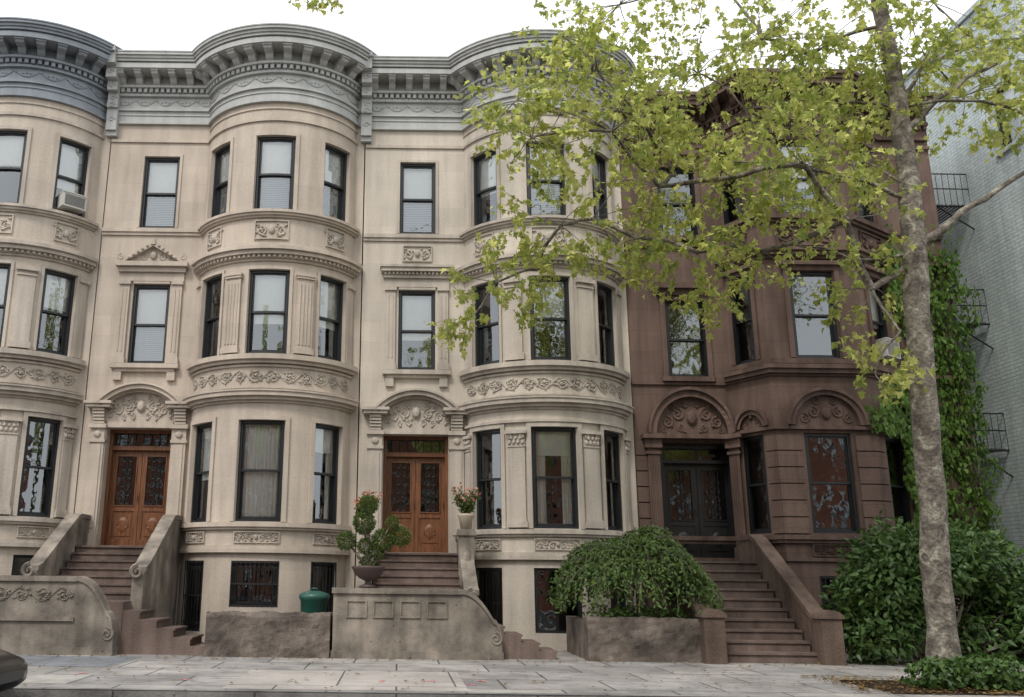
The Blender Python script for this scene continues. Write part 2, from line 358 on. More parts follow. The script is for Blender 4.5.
def corinth(M,mb,a,b,z0,z1,d0=0,d1=.07):
    box(M,mb,a,b,z0,z1,d0,d1); box(M,mb,a-.04,b+.04,z0,z0+.12,d0,d1+.05); box(M,mb,a-.02,b+.02,z0+.12,z0+.18,d0,d1+.03)
    box(M,mb,a-.05,b+.05,z1-.07,z1,d0,d1+.07); box(M,mb,a-.015,b+.015,z1-.38,z1-.35,d0,d1+.02)
    c=(a+b)/2;w=(b-a)
    for sg in(-1,1): spiral(M,mb,c+sg*w*.38,z1-.13,.06,math.pi/2,1.3,sg,.02,d1+.03)
    for i in range(4):
        s=a+w*(i+.5)/4
        blob(M,mb,s,z1-.27,.05,.07,d1,.05,6)
        if i<3: blob(M,mb,s+w/8,z1-.17,.04,.06,d1,.06,6)
def doorleaf(M,P,a,b,z0,z1,key='door_wood',D=-.42):
    W=P[key]; t=.1; zp=z0+.85; 
    box(M,W,a,a+t,z0,z1,D-.05,D); box(M,W,b-t,b,z0,z1,D-.05,D)
    for p,q in((z0,z0+.18),(zp,zp+.12),(z1-.12,z1)): box(M,W,a+t,b-t,p,q,D-.05,D-.002)
    box(M,W,a+t,b-t,z0+.18,zp,D-.045,D-.025)
    box(M,W,a+t+.06,b-t-.06,z0+.25,zp-.07,D-.03,D-.012)
    blob(M,W,(a+b)/2,(z0+.18+zp)/2,.14,.2,D-.014,.03,12)
    for sg in(-1,1): spiral(M,W,(a+b)/2+sg*.1,(z0+.18+zp)/2,.08,math.pi/2,1.3,sg,.014,D)
    mquad(M,P['door_glass'],a+t,b-t,zp+.12,z1-.12,D-.03)
    f=.025; A,B,C,E=a+t,b-t,zp+.12,z1-.12
    for x0,x1,y0,y1 in((A,B,C,C+f),(A,B,E-f,E),(A,A+f,C+f,E-f),(B-f,B,C+f,E-f)): box(M,W,x0,x1,y0,y1,D-.04,D+.02)
    G=P['iron_grilles']; cs=(a+b)/2; h=E-C
    for k in(-1,0,1): tube(G,[M.p(cs+k*.09,C,D-.01),M.p(cs+k*.09,E,D-.01)],.008,4)
    for k in range(6):
        z=C+h*(k+.5)/6
        for sg in(-1,1): spiral(M,G,cs+sg*.08,z,.075,math.pi/2,1.3,sg,.009,D-.005)
    tube(W,[M.p(b-.04 if key else a,zp+.25,D+.05),M.p(b-.04,zp+.4,D+.05)],.015,6)
def shell(P,x0,x1,zo,ztop,floors,wallmb):
    M=Flat(0,0,1,0)
    r=P['rooms']
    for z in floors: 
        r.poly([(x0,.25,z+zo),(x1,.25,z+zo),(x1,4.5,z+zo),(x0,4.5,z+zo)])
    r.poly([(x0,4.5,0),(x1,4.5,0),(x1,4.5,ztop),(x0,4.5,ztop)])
    for X,dx in((x0,.02),(x1-.02,.02)): box(M,wallmb,X,X+dx,0,ztop+zo,-9.0,-.3)
    box(M,wallmb,x0+.03,x1-.03,0,ztop+zo,-9.0,-8.98)
    box(M,P['roof'],x0+.03,x1-.03,ztop+zo-.1,ztop+zo-.02,-8.97,-.1)
# ---------------------------------------------------------------- limestone rowhouse
PHI=math.radians(66); RB_=2.15
def limestone(xo,zo,smat,cmat,style,kinds):
    root=empty('limestone_rowhouse'); P=Parts(); W=P['walls']; T=P['trim']; O=P['carved_ornament']; C=P['cornice']
    F=Flat(xo,0,1,0,zo); A=Arc(xo+3.6,RB_*math.cos(PHI),RB_,zo+.003); sm=RB_*PHI
    xs=.41
    door=(xs-.8,xs+.8,2.06,4.92); w2=(xs-.47,xs+.47,6.55,8.65); w3=(xs-.47,xs+.47,10.2,12.22)
    wall(F,W,-.995,1.66,-.3,13.2,[door,w2,w3]); wall(F,W,5.54,5.775,-.3,13.2,[])
    cen=.5; sd=(1.265,2.115)
    rows=[]
    for z0,z1,cw in((10.2,12.22,.5),(6.55,8.65,.5),(2.62,4.95,.54)):
        rows+= [(-sd[1],-sd[0],z0,z1),(-cw,cw,z0,z1),(sd[0],sd[1],z0,z1)]
    bas=[(-2.08,-1.3,.2,1.75),(-.55,.55,.75 if style==1 else .35,1.75),(1.3,2.08,.2,1.75)]
    wall(A,W,-sm,sm,-.3,13.2,rows+bas,d0=-.28)
    k=iter(kinds)
    for o in rows:
        window(A,P,o,next(k))
    window(F,P,w3,next(k)); window(F,P,w2,next(k))
    for o in bas: window(A,P,o,'none',single=style!=1); 
    if style==1:
        for o in bas: grille(A,P,o[0]+.02,o[1]-.02,o[2],o[3],.0)
    else:
        grille(A,P,bas[0][0]+.02,bas[0][1]-.02,bas[0][2],bas[0][3],.0,False)
    def band(z0,z1,d): box(A,T,-sm,sm,z0,z1,0,d)
    band(2.5,2.60,.12);band(2.44,2.5,.07);band(2.02,2.09,.06);band(1.93,2.02,.10)
    for c_,w_ in((0,.52),(-1.69,.38),(1.69,.38)):
        cpanel(A,O,c_-w_,c_+w_,2.14,2.4)
    band(5.36,5.42,.05);band(5.42,5.50,.13);band(5.50,5.60,.22);band(5.60,5.64,.25)
    band(5.70,5.74,.05);frieze(A,O,-sm+.1,sm-.1,5.80,6.18);band(6.22,6.27,.05);band(6.30,6.38,.12);band(6.38,6.5,.2)
    band(8.86,8.92,.05);band(8.92,9.0,.1);band(9.0,9.1,.2);band(9.1,9.18,.27);band(9.18,9.21,.24)
    dentils(A,T,-sm,sm,8.93,9.0,.1,.15,.12,.55)
    for c_,w_ in((0,.42),(-1.69,.3),(1.69,.3)): cpanel(A,O,c_-w_,c_+w_,9.42,9.92,.015)
    band(9.99,10.04,.06);band(10.04,10.1,.12);band(10.1,10.17,.17)
    band(12.62,12.70,.05);band(12.96,13.0,.03)
    for i,o in enumerate(rows):
        if i<3: surround(A,T,o,.09,.04,False)
        elif i<6: surround(A,T,o,.07,.04,False)
        else: surround(A,T,o,.1,.05,False); 
    piers=[(-1.165,-.6),(.6,1.165)] 
    for a,b in piers:
        m=(a+b)/2
        if style==1:
            flutes(A,T,m-.2,m+.2,6.56,8.5)
        else:
            box(A,T,m-.2,m+.2,6.56,8.5,0,.07); box(A,T,m-.24,m+.24,6.56,6.72,0,.12); box(A,T,m-.24,m+.24,8.5,8.6,0,.14); box(A,T,m-.22,m+.22,8.38,8.42,0,.1)
            corinth(A,T,m-.2,m+.2,2.64,4.86)
    if style!=1:
        for s_ in(-2.3,2.3): corinth(A,T,s_-.13,s_+.13,2.64,4.86)
        band(5.0+.06,5.12,.08)
    for s_ in(-2.3,2.3): 
        box(A,T,s_-.12,s_+.12,6.56,8.5,0,.05); box(A,T,s_-.14,s_+.14,8.5,8.6,0,.11)
    box(F,T,-.99,1.72,10.06,10.16,0,.09); box(F,T,-.99,1.72,12.62,12.70,0,.052); box(F,T,-.99,1.72,2.0,2.09,0,.07)
    box(F,T,-.99,1.72,9.98,10.06,0,.05)
    surround(F,T,w3,.07,.03,False)
    box(F,T,xs-.85,xs+.85,6.42,6.53,-.1,.17); box(F,T,xs-.75,xs+.75,6.34,6.42,0,.1)
    for sg in(-1,1):
        c=xs+sg*.67; box(F,T,c-.12,c+.12,6.55,8.72,0,.07); box(F,T,c-.15,c+.15,6.55,6.7,0,.11); box(F,T,c-.15,c+.15,8.62,8.72,0,.12)
        tube(T,[F.p(c-.05,6.85,.07),F.p(c-.05,8.5,.07)],.02,6); tube(T,[F.p(c+.05,6.85,.07),F.p(c+.05,8.5,.07)],.02,6)
        box(F,T,c-.1,c+.1,6.12,6.34,0,.09)
    box(F,T,xs-.47,xs+.47,8.655,8.75,0,.05)
    box(F,T,xs-.82,xs+.82,8.72,8.95,0,.06)
    if style==1:
        box(F,T,xs-.92,xs+.92,9.08,9.2,0,.24); box(F,T,xs-.86,xs+.86,8.95,9.08,0,.14)
        for sg in(-1,1):
            for i in range(8):
                t0,t1=i/8,(i+1)/8
                f=lambda t:9.2+.52*(1-t)**.95
                a0,a1=xs+sg*.86*t0,xs+sg*.86*t1
                q=[F.p(a0,f(t0),.2),F.p(a1,f(t1),.2),F.p(a1,f(t1)-.09,.2),F.p(a0,f(t0)-.09,.2)]
                T.poly(q); T.poly([F.p(a0,f(t0),0),F.p(a1,f(t1),0),F.p(a1,f(t1),.2),F.p(a0,f(t0),.2)]); T.poly([F.p(a0,f(t0)-.09,0),F.p(a1,f(t1)-.09,0),F.p(a1,f(t1)-.09,.2),F.p(a0,f(t0)-.09,.2)])
                T.poly([F.p(a0,9.2,.07),F.p(a1,9.2,.07),F.p(a1,f(t1)-.08,.07),F.p(a0,f(t0)-.08,.07)])
        blob(F,O,xs,9.4,.11,.14,.06,.1,9); 
        for sg in(-1,1): 
            spiral(F,O,xs+sg*.25,9.37,.11,math.pi/2,1.4,sg,.028,.07); spiral(F,O,xs+sg*.47,9.30,.08,math.pi/2,1.4,sg,.022,.07); spiral(F,O,xs+sg*.8,9.32,.09,math.pi/2,1.3,-sg,.025,.2)
            for q in range(5): blob(F,O,xs+sg*(.15+.11*q),9.62-.08*q,.05,.045,.18,.07,6)
        tube(O,[F.p(xs,9.66,.15),F.p(xs,9.84,.15)],[.1,.03],6)
    else:
        box(F,T,xs-.92,xs+.92,9.1,9.2,0,.24); box(F,T,xs-.95,xs+.95,9.2,9.26,0,.28); dentils(F,T,xs-.86,xs+.86,9.03,9.1,.0,.19,.1,.55); box(F,T,xs-.86,xs+.86,8.95,9.1,0,.13)
        cpanel(F,O,xs-.38,xs+.38,9.42,9.86,.015)
    for sg in(-1,1):
        c=xs+sg*1.0
        box(F,T,c-.17,c+.17,2.06,4.9,0,.11); box(F,T,c-.21,c+.21,2.06,2.35,0,.16); box(F,T,c-.11,c+.11,2.5,4.5,.11,.135)
        box(F,T,c-.2,c+.2,4.55,4.62,0,.15); box(F,T,c-.21,c+.21,4.9,5.0,0,.18)
        for i in range(5): box(F,T,c-.14,c+.14,5.02+i*.075,5.08+i*.075,0,.12+.03*i)
        box(F,T,c-.3,c+.3,5.4,5.48,0,.30); box(F,T,c-.34,c+.34,5.48,5.55,0,.35)
        blob(F,O,c,4.75,.1,.1,.11,.06,8)
        box(F,T,xs+sg*.8-(0 if sg>0 else .03),xs+sg*.8+(.03 if sg>0 else 0),2.06,4.92,0,.06)
    box(F,T,xs-.83,xs+.83,4.925,5.0,0,.07); box(F,T,xs-.82,xs+.82,5.0,5.08,0,.05)
    rr=1.3; hc=1.0; a_=math.asin(hc/rr)
    zc=5.5-rr*math.cos(a_)
    archband(F,T,xs,zc,rr-.1,rr,math.pi/2-a_,math.pi/2+a_,0,.3); archband(F,T,xs,zc,rr,rr+.05,math.pi/2-a_,math.pi/2+a_,0,.36); archband(F,T,xs,zc,rr-.16,rr-.1,math.pi/2-a_*.95,math.pi/2+a_*.95,0,.16)
    archfill(F,T,xs,5.08,zc,rr-.1,math.pi/2-a_,math.pi/2+a_,.04)
    blob(F,O,xs,5.46,.12,.17,.05,.11,10)
    for sg in(-1,1):
        for dx,dz,r_ in((.3,5.44,.14),(.56,5.36,.12),(.76,5.28,.08),(.2,5.22,.08),(.42,5.2,.07),(.22,5.66,.07),(.47,5.6,.06)):
            spiral(F,O,xs+sg*dx,dz,r_,math.pi/2,1.5,sg,r_*.2,.05); blob(F,O,xs+sg*(dx+.1),dz+.07,.05,.035,.04,.05,6); blob(F,O,xs+sg*(dx-.03),dz-.08,.04,.035,.04,.05,6)
        for q in range(14): 
            dx=R.uniform(.1,.8); blob(F,O,xs+sg*dx,R.uniform(5.16,5.72-.45*dx*dx),.035,.03,.04,.045,5)
    D=P['door_wood']; J=-.5
    box(F,D,xs-.8,xs-.72,2.06,4.92,J,-.25); box(F,D,xs+.72,xs+.8,2.06,4.92,J,-.25); box(F,D,xs-.72,xs+.72,4.84,4.92,J,-.25); box(F,D,xs-.72,xs+.72,4.42,4.52,J,-.3)
    mquad(F,P['door_glass'],xs-.72,xs+.72,4.52,4.84,-.42)
    for i in range(7): tube(P['iron_grilles'],[F.p(xs-.6+.2*i,4.52,-.4),F.p(xs-.6+.2*i,4.84,-.4)],.01,4)
    doorleaf(F,P,xs-.72,xs-.005,2.08,4.42); doorleaf(F,P,xs+.005,xs+.72,2.08,4.42)
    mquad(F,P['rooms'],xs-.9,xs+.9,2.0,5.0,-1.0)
    cornice(F,C,-.99,1.75); cornice(A,C,-sm,sm); 
    FZ=ZS(F,13.18,13.14,.89)
    box(FZ,C,5.5,5.77,13.18,15.18,-.3,.06)
    for zi,(z0,z1,d) in enumerate(((12.75,12.9,.14),(12.9,13.6,.22),(13.6,13.75,.3),(13.75,14.1,.26),(14.1,14.4,.42),(14.4,14.75,.62),(14.75,15.1,.82),(15.1,15.28,.9))):
        box(FZ,C,-1.12+.002*zi,-.84,z0,z1,-.3,d)
        if 0<zi<6: spiral(FZ,C,-.98,(z0+z1)/2,.09,0,1.3,1,.03,d)
    box(FZ,C,5.5,5.775,14.7,15.175,-.3,.6)
    box(A,P['roof'],-sm,sm,14.7,14.75,-1.9,-.32)
    shell(P,xo-.985,xo+5.765,zo,14.85,(2.0,5.9,9.6,13.2),W)
    for z in(2.0,5.7,9.5,13.1): box(A,P['rooms'],-sm,sm,z,z+.04,-1.9,-.29)
    for kx,mb in P.d.items():
        mat={'walls':smat,'trim':STT if style!=1 else ST1,'carved_ornament':STT,'cornice':cmat}.get(kx) or MATK[kx]
        obj(mb,kx,mat,root,smooth=False)
    return root
limestone(0,0,ST2,CG,2,['half','mixed','part', 'none','half','none', 'none','part','none','mixed','half'])
limestone(-6.8,.08,ST1,CG,1,['mixed','mixed','mixed','none','half','half','half','curt','part','mixed','mixed'])
limestone(-13.6,.16,ST0,CB,2,['blind','half','half','half','half','half','curt','part','none','shade','half'])
# ---------------------------------------------------------------- brownstone
XE=14.0
def brownstone():
    root=empty('brownstone_house'); P=Parts(); W=P['walls'];T=P['trim'];O=P['carved_ornament'];C=P['cornice']
    M=Poly([(5.79,0),(8.15,0),(8.8,-1.15),(11.1,-1.15),(12.6,-.1),(XE,-.1)],-.05)
    L=M.L; xs=1.45; c2=(L[1]+L[2])/2; c3=L[2]+1.2; c4=(L[3]+L[4])/2; end=L[-1]
    door=(xs-.85,xs+.85,2.0,4.85)
    ops=[door,(xs-.5,xs+.5,6.5,8.5),(xs-.5,xs+.5,10.25,12.2)]
    wn=[]
    for z0,z1 in((10.45,12.45),(6.75,8.95),(2.65,4.95)):
        wn+=[(c2-.3,c2+.3,z0,z1),(c3-.55,c3+.55,z0,z1),(c4-.45,c4+.45,z0,z1)]
    bs=[(c3-.5,c3+.5,.6,1.7),(c4-.4,c4+.4,.6,1.7)]
    wall(M,W,0,end,-.3,13.2,ops+wn+bs)
    kd=iter(['none','half','mixed','none','none','half','none','none','none','none','none'])
    for o in wn+ops[1:]: window(M,P,o,next(kd))
    for o in bs: window(M,P,o,'none'); grille(M,P,o[0],o[1],o[2],o[3],.01,False)
    def band(z0,z1,d,a=0,b=end): box(M,T,a,b,z0,z1,0,d)
    band(2.02,2.1,.06);band(2.42,2.5,.08);band(2.5,2.6,.14)
    band(6.3,6.36,.06);band(6.36,6.46,.16,L[1]);band(6.46,6.56,.22,L[1]);band(6.6,6.72,.1,L[1])
    band(9.25,9.32,.07,L[1]);band(9.32,9.42,.16,L[1]);band(9.42,9.5,.24,L[1]);band(10.2,10.28,.08,L[1]);band(10.28,10.4,.15,L[1]);band(9.95,10.05,.1,0,L[1]);band(12.75,12.85,.08)
    cpanel(M,O,c3-.75,c3+.75,9.6,10.12,.02);cpanel(M,O,c2-.3,c2+.3,9.6,10.12,.02);cpanel(M,O,c4-.5,c4+.5,9.6,10.12,.02)
    cpanel(M,O,c3-.6,c3+.6,2.13,2.4,.02)
    for o in wn[:6]: surround(M,T,o,.12,.06,False); box(M,T,o[0]-.2,o[1]+.2,o[3]+.12,o[3]+.22,0,.16)
    for o in ops[1:]:
        surround(M,T,o,.13,.06); box(M,T,o[0]-.25,o[1]+.25,o[3]+.28,o[3]+.42,0,.25); box(M,T,o[0]-.2,o[1]+.2,o[3]+.13,o[3]+.28,0,.12)
    zz=2.64
    segs=[(0,xs-1.15),(xs+1.15,c2-.36),(c2+.36,L[2]-.0),(L[2]+0,c3-.62),(c3+.62,L[3]),(L[3],c4-.52),(c4+.52,L[4]),(L[4],end)]
    while zz<4.9:
        for a,b in segs:
            if b-a>.1: box(M,W,a+.003,b-.003,zz,zz+.35,0,.05)
        zz+=.38
    for cs,r in((c3,.82),(c2,.42),(c4,.62)):
        archband(M,T,cs,5.12,r-.1,r,0,math.pi,0,.14); archband(M,T,cs,5.12,r,r+.07,0,math.pi,0,.2)
        archfill(M,T,cs,5.1,5.12,r-.08,0,math.pi,.035); blob(M,O,cs,5.4,r*.15,r*.2,.04,.09,9)
        for sg in(-1,1):
            for f,dz,q in((.35,.38,.17),(.62,.2,.15),(.25,.7,.12)): spiral(M,O,cs+sg*r*f,5.12+dz*r,r*q,math.pi/2,1.5,sg,r*q*.22,.045)
    band(5.02,5.10,.12,L[1])
    r=1.08; archband(M,T,xs,5.05,r-.16,r,0,math.pi,0,.22); archband(M,T,xs,5.05,r,r+.07,0,math.pi,0,.3); archfill(M,T,xs,5.03,5.05,r-.14,0,math.pi,.04)
    blob(M,O,xs,5.45,.15,.2,.05,.12,10)
    for sg in(-1,1):
        for dx,dz,q in((.36,.5,.17),(.62,.3,.15),(.3,.15,.1),(.72,.1,.08),(.25,.78,.1),(.5,.68,.08)): spiral(M,O,xs+sg*dx,5.05+dz,q,math.pi/2,1.5,sg,q*.22,.05); blob(M,O,xs+sg*(dx-.1),5.05+dz-.09,.05,.04,.04,.06,6)
        c=xs+sg*1.02; box(M,T,c-.15,c+.15,2.0,4.7,0,.12); box(M,T,c-.19,c+.19,2.0,2.35,0,.17); box(M,T,c-.19,c+.19,4.55,4.62,0,.16); box(M,T,c-.22,c+.22,4.7,4.92,0,.2)
        for i in range(3): tube(T,[M.p(c-.08+.08*i,2.45,.12),M.p(c-.08+.08*i,4.5,.12)],.022,5)
    box(M,T,xs-1.3,xs+1.3,4.92,5.03,0,.3)
    D=P['door_black']
    box(M,D,xs-.85,xs-.75,2,4.85,-.5,-.2);box(M,D,xs+.75,xs+.85,2,4.85,-.5,-.2);box(M,D,xs-.75,xs+.75,4.75,4.85,-.5,-.2);box(M,D,xs-.75,xs+.75,4.38,4.46,-.5,-.25)
    mquad(M,P['door_glass'],xs-.75,xs+.75,4.46,4.75,-.4)
    doorleaf(M,P,xs-.75,xs-.005,2.02,4.38,'door_black');doorleaf(M,P,xs+.005,xs+.75,2.02,4.38,'door_black')
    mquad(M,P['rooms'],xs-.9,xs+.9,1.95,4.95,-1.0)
    for z0,z1,d in((13.0,13.08,.1),(13.08,13.4,.05),(13.4,13.5,.16),(13.5,13.78,.1),(13.78,13.9,.55),(13.9,14.0,.6),(14.0,14.1,.66)): box(M,C,0,end,z0,z1,-.3,d)
    modillions(M,C,.1,end-.1,13.78,.5); dentils(M,C,0,end,13.3,13.4,.05,.14,.16)
    box(Flat(0,0),P['roof'],8.0,12.7,14.0,14.03,-1.0,1.0)
    shell(P,5.8,XE-.01,0,13.9,(2.0,5.9,9.8),W)
    for z in(2.0,5.9,9.8,13.3): P['rooms'].poly([(8.3,.2,z),(8.95,-.8,z),(11,-.8,z),(12.4,.2,z)])
    for kx,mb in P.d.items():
        mat={'walls':BR,'trim':BRT,'carved_ornament':BRT,'cornice':BRT}.get(kx) or MATK[kx]
        obj(mb,kx,mat,root)
brownstone()
# ---------------------------------------------------------------- stoops
def ybox(mb,x0,x1,y0,y1,z0,z1): box(Flat(0,0),mb,x0,x1,z0,z1,-y1,-y0)
def slopewall(mb,x0,x1,prof,zb=-.05):
    for (ya,za),(yb,zb2) in zip(prof,prof[1:]):
        mb.poly([(x0,ya,za),(x1,ya,za),(x1,yb,zb2),(x0,yb,zb2)],[(x0,ya),(x1,ya),(x1,yb),(x0,yb)])
        for x in(x0,x1): mb.poly([(x,ya,zb),(x,yb,zb),(x,yb,zb2),(x,ya,za)],[(ya,zb),(yb,zb),(yb,zb2),(ya,za)])
    for y,z in(prof[0],prof[-1]): mb.poly([(x0,y,zb),(x1,y,zb),(x1,y,z),(x0,y,z)])
def stoop(xo,zo,left,right,carve,newels,topz):
    root=empty('stone_stoop'); st=MB(); ch=MB(); orn=MB(); xc=xo+.41; zt=2.06+zo
    n=7; rise=.165; z=zt
    ybox(st,xc-.95,xc+.95,-.95,-.001,-.05,zt-.045); ybox(st,xc-.97,xc+.97,-.99,.45,zt-.045,zt)
    for i in range(1,n+1):
        y1=-.95-.28*(i-1); z=zt-rise*i
        ybox(st,xc-.93,xc+.93,y1-.28,y1-.001,-.05,z-.04); ybox(st,xc-.93,xc+.93,y1-.31,y1,z-.04,z)
    ye=-.95-.28*n; zl=z
    ybox(st,xc-1.2,xc+1.0,-3.6,ye-.002,-.05,zl)
    k=max(3,round(zl/.16)); rs=zl/k
    for i in range(1,k):
        x0=xc+1.0+.34*(i-1); zz=zl-rs*i
        ybox(st,x0+.001,x0+.34,-3.58,-2.5,-.05,zz-.04); ybox(st,x0,x0+.37,-3.58,-2.47,zz-.04,zz)
    for sg in(-1,1):
        x0=xc+(.95 if sg>0 else -1.25); x1=x0+.3
        h=.62 if not newels else .32
        prof=[(-.12,zt+h),(-.75,zt+h),(-.95,zt+h-.05),(ye+.1,zl+h+.02),(ye-.15,zl+h-.05)]
        slopewall(ch,x0+.03,x1-.03,prof)
        for (ya,za),(yb,zb) in zip(prof,prof[1:]):
            A=[(x0,ya,za+.003),(x1,ya,za+.003),(x1,yb,zb+.003),(x0,yb,zb+.003)];B=[(p[0],p[1],p[2]+.1) for p in A]
            ch.poly(B);ch.poly(A[::-1]);ch.poly([A[0],A[3],B[3],B[0]]);ch.poly([A[1],A[2],B[2],B[1]])
            ch.poly([A[0],A[1],B[1],B[0]]);ch.poly([A[2],A[3],B[3],B[2]])
        spiral(Flat(x0+.15,ye-.2),orn,0,zl+h-.05,.14,math.pi/2,1.4,1,.05,.05)
    if newels:
        x0=xc+.93; ybox(ch,x0,x0+.33,-1.85,-1.52,-.05,2.42); ybox(ch,x0-.04,x0+.37,-1.89,-1.48,2.42,2.5); ybox(ch,x0-.02,x0+.35,-1.87,-1.5,2.5,2.56)
        blob(Flat(0,-1.85),orn,x0+.165,1.9,.1,.2,0,.06,8)
    M=Flat(xo,-3.6); a,b=left,right; sc=b-.78
    box(M,ch,a,sc,-.05,topz-.1,0,.28); box(M,ch,a-.03,sc,topz-.1,topz,-.04,.33); box(M,ch,a-.02,b+.02,-.05,.14,-.02,.33)
    N_=14; pts=[]
    for i in range(N_+1):
        t=i/N_; s=sc+(b-sc)*t; zz=topz-(topz-.42)*(t**1.8)*(.75+.25*t)+(.0 if t<.8 else .10*math.sin((t-.8)/.2*math.pi))
        pts.append((s,zz))
    for (s0,z0),(s1,z1) in zip(pts,pts[1:]):
        for d in(.0,.28): ch.poly([M.p(s0,-.05,d),M.p(s1,-.05,d),M.p(s1,z1,d),M.p(s0,z0,d)],[(s0,0),(s1,0),(s1,z1),(s0,z0)])
        ch.poly([M.p(s0,z0,-.04),M.p(s1,z1,-.04),M.p(s1,z1,.32),M.p(s0,z0,.32)])
        for d in(-.04,.32): ch.poly([M.p(s0,z0-.09,d),M.p(s1,z1-.09,d),M.p(s1,z1,d),M.p(s0,z0,d)])
        ch.poly([M.p(s0,z0-.09,.28),M.p(s1,z1-.09,.28),M.p(s1,z1-.09,.32),M.p(s0,z0-.09,.32)])
    ch.poly([M.p(b,-.05,0),M.p(b,-.05,.28),M.p(b,pts[-1][1],.28),M.p(b,pts[-1][1],0)])
    spiral(M,orn,b-.12,.38,.13,math.pi/2,1.6,-1,.03,.28)
    if carve: 
        frieze(M,orn,a+.1,sc-.05,topz-.52,topz-.16,.285); box(M,ch,a,sc,.62,.7,.28,.33)
    else:
        for i in range(4):
            x0=a+.25+i*(sc-a-.4)/4; w=(sc-a-.4)/4-.12
            for q in((x0,x0+w,topz-.55,topz-.52),(x0,x0+w,topz-.25,topz-.22),(x0,x0+.03,topz-.52,topz-.25),(x0+w-.03,x0+w,topz-.52,topz-.25)): box(M,ch,*q,.28,.31)
    ybox(ch,xo+a,xo+a+.26,-3.6,-.3,-.05,topz-.12)
    obj(st,'steps',STP,root);obj(ch,'cheek_walls',STG,root);obj(orn,'scroll_carving',STG,root)
stoop(0,0,-1.24,2.02,False,True,1.30)
stoop(-6.8,.08,-1.6,1.35,True,False,1.46)
stoop(-13.6,.16,-1.5,1.6,True,False,1.46)
def brown_stoop():
    root=empty('brownstone_stoop'); st=MB();ch=MB(); xc=7.15; zt=1.95; n=10; rise=zt/n
    ybox(st,xc-.95,xc+1.0,-1.05,-.001,-.05,zt-.04); ybox(st,xc-.95,xc+1.0,-1.09,.45,zt-.04,zt)
    for i in range(1,n):
        y1=-1.05-.31*(i-1); z=zt-rise*i
        ybox(st,xc-.93,xc+.93,y1-.31,y1-.001,-.05,z-.045); ybox(st,xc-.93,xc+.93,y1-.345,y1,z-.045,z)
    ye=-1.05-.31*(n-1)
    for x0 in(xc-1.28,xc+.95):
        x1=x0+.32
        prof=[(-.1,zt+.5),(-.8,zt+.5),(-1.05,zt+.4),(ye+.2,.78),(ye+.05,.74)]
        slopewall(ch,x0+.03,x1-.03,prof)
        for (ya,za),(yb,zb) in zip(prof,prof[1:]):
            A=[(x0,ya,za+.003),(x1,ya,za+.003),(x1,yb,zb+.003),(x0,yb,zb+.003)];B=[(p[0],p[1],p[2]+.12) for p in A]
            ch.poly(B);ch.poly(A[::-1]);ch.poly([A[0],A[3],B[3],B[0]]);ch.poly([A[1],A[2],B[2],B[1]]);ch.poly([A[0],A[1],B[1],B[0]]);ch.poly([A[2],A[3],B[3],B[2]])
        ybox(ch,x0-.04,x1+.04,ye-.32,ye+.05,-.05,.84)
        xm=(x0+x1)/2; n_=10
        for i in range(n_):
            a0,a1=math.pi*i/n_,math.pi*(i+1)/n_
            p=[(xm+.24*math.cos(a0),.84+.16*math.sin(a0)),(xm+.24*math.cos(a1),.84+.16*math.sin(a1))]
            ch.poly([(p[0][0],ye-.36,p[0][1]),(p[1][0],ye-.36,p[1][1]),(p[1][0],ye+.09,p[1][1]),(p[0][0],ye+.09,p[0][1])])
            ch.poly([(xm,ye-.36,.84),(p[0][0],ye-.36,p[0][1]),(p[1][0],ye-.36,p[1][1])])
    obj(st,'steps',STP,root); obj(ch,'cheek_walls',stone('stoop_brownstone',(.18,.13,.105),streak=.3,var=.3,bump=.8),root)
brown_stoop()
SOIL=stone('soil',(.07,.048,.033),var=.5,bump=2,streak=0,scale=3,rough=1)
def jitterwall(name,x0,x1,y0,y1,h,mat,ret=2.0):
    root=empty(name)
    mb=MB(); nx=int((x1-x0)/.06); 
    def top(x,y): return h+.045*noise.noise(Vector((x*2.5,y*3,1)))+.025*noise.noise(Vector((x*9,y*9,4)))
    def fy(x,z): return y0+.05*noise.noise(Vector((x*3,z*3,7)))+.03*noise.noise(Vector((x*8,z*8,2)))
    nz=12
    for i in range(nx):
        xa=x0+(x1-x0)*i/nx; xb=x0+(x1-x0)*(i+1)/nx
        def P(x,j): 
            t=j/nz; z=-.05+(top(x,y0)+.05)*t; return (x,fy(x,z)+(.03 if j==nz else 0),z)
        for j in range(nz): mb.poly([P(xa,j),P(xb,j),P(xb,j+1),P(xa,j+1)])
        A=P(xa,nz);B=P(xb,nz)
        mb.poly([A,B,(xb,y1,top(xb,y1)),(xa,y1,top(xa,y1))],[(xa,y0),(xb,y0),(xb,y1),(xa,y1)])
        mb.poly([(xa,y1,-.05),(xb,y1,-.05),(xb,y1,top(xb,y1)),(xa,y1,top(xa,y1))])
    for x in(x0,x1): mb.poly([(x,y0+.03,-.05),(x,y1,-.05),(x,y1,h),(x,y0+.03,h)],[(y0,0),(y1,0),(y1,h),(y0,h)])
    obj(mb,'front_wall',mat,root)
    m2=MB()
    ybox(m2,x0+.02,x0+.24,y1+.003,y1+ret,-.05,h-.06); ybox(m2,x1-.24,x1-.02,y1+.003,y1+ret,-.05,h-.06)
    obj(m2,'side_walls',mat,root)
    m3=MB(); ybox(m3,x0+.25,x1-.25,y1+.003,y1+ret,-.05,h-.22); obj(m3,'planting_soil',SOIL,root)
jitterwall('garden_wall',3.66,5.85,-3.9,-3.55,.80,STR)
jitterwall('garden_wall',-3.68,-1.29,-3.9,-3.55,.82,STR)
jitterwall('garden_wall',10.6,XE,-3.6,-3.3,.55,BRT,.8)
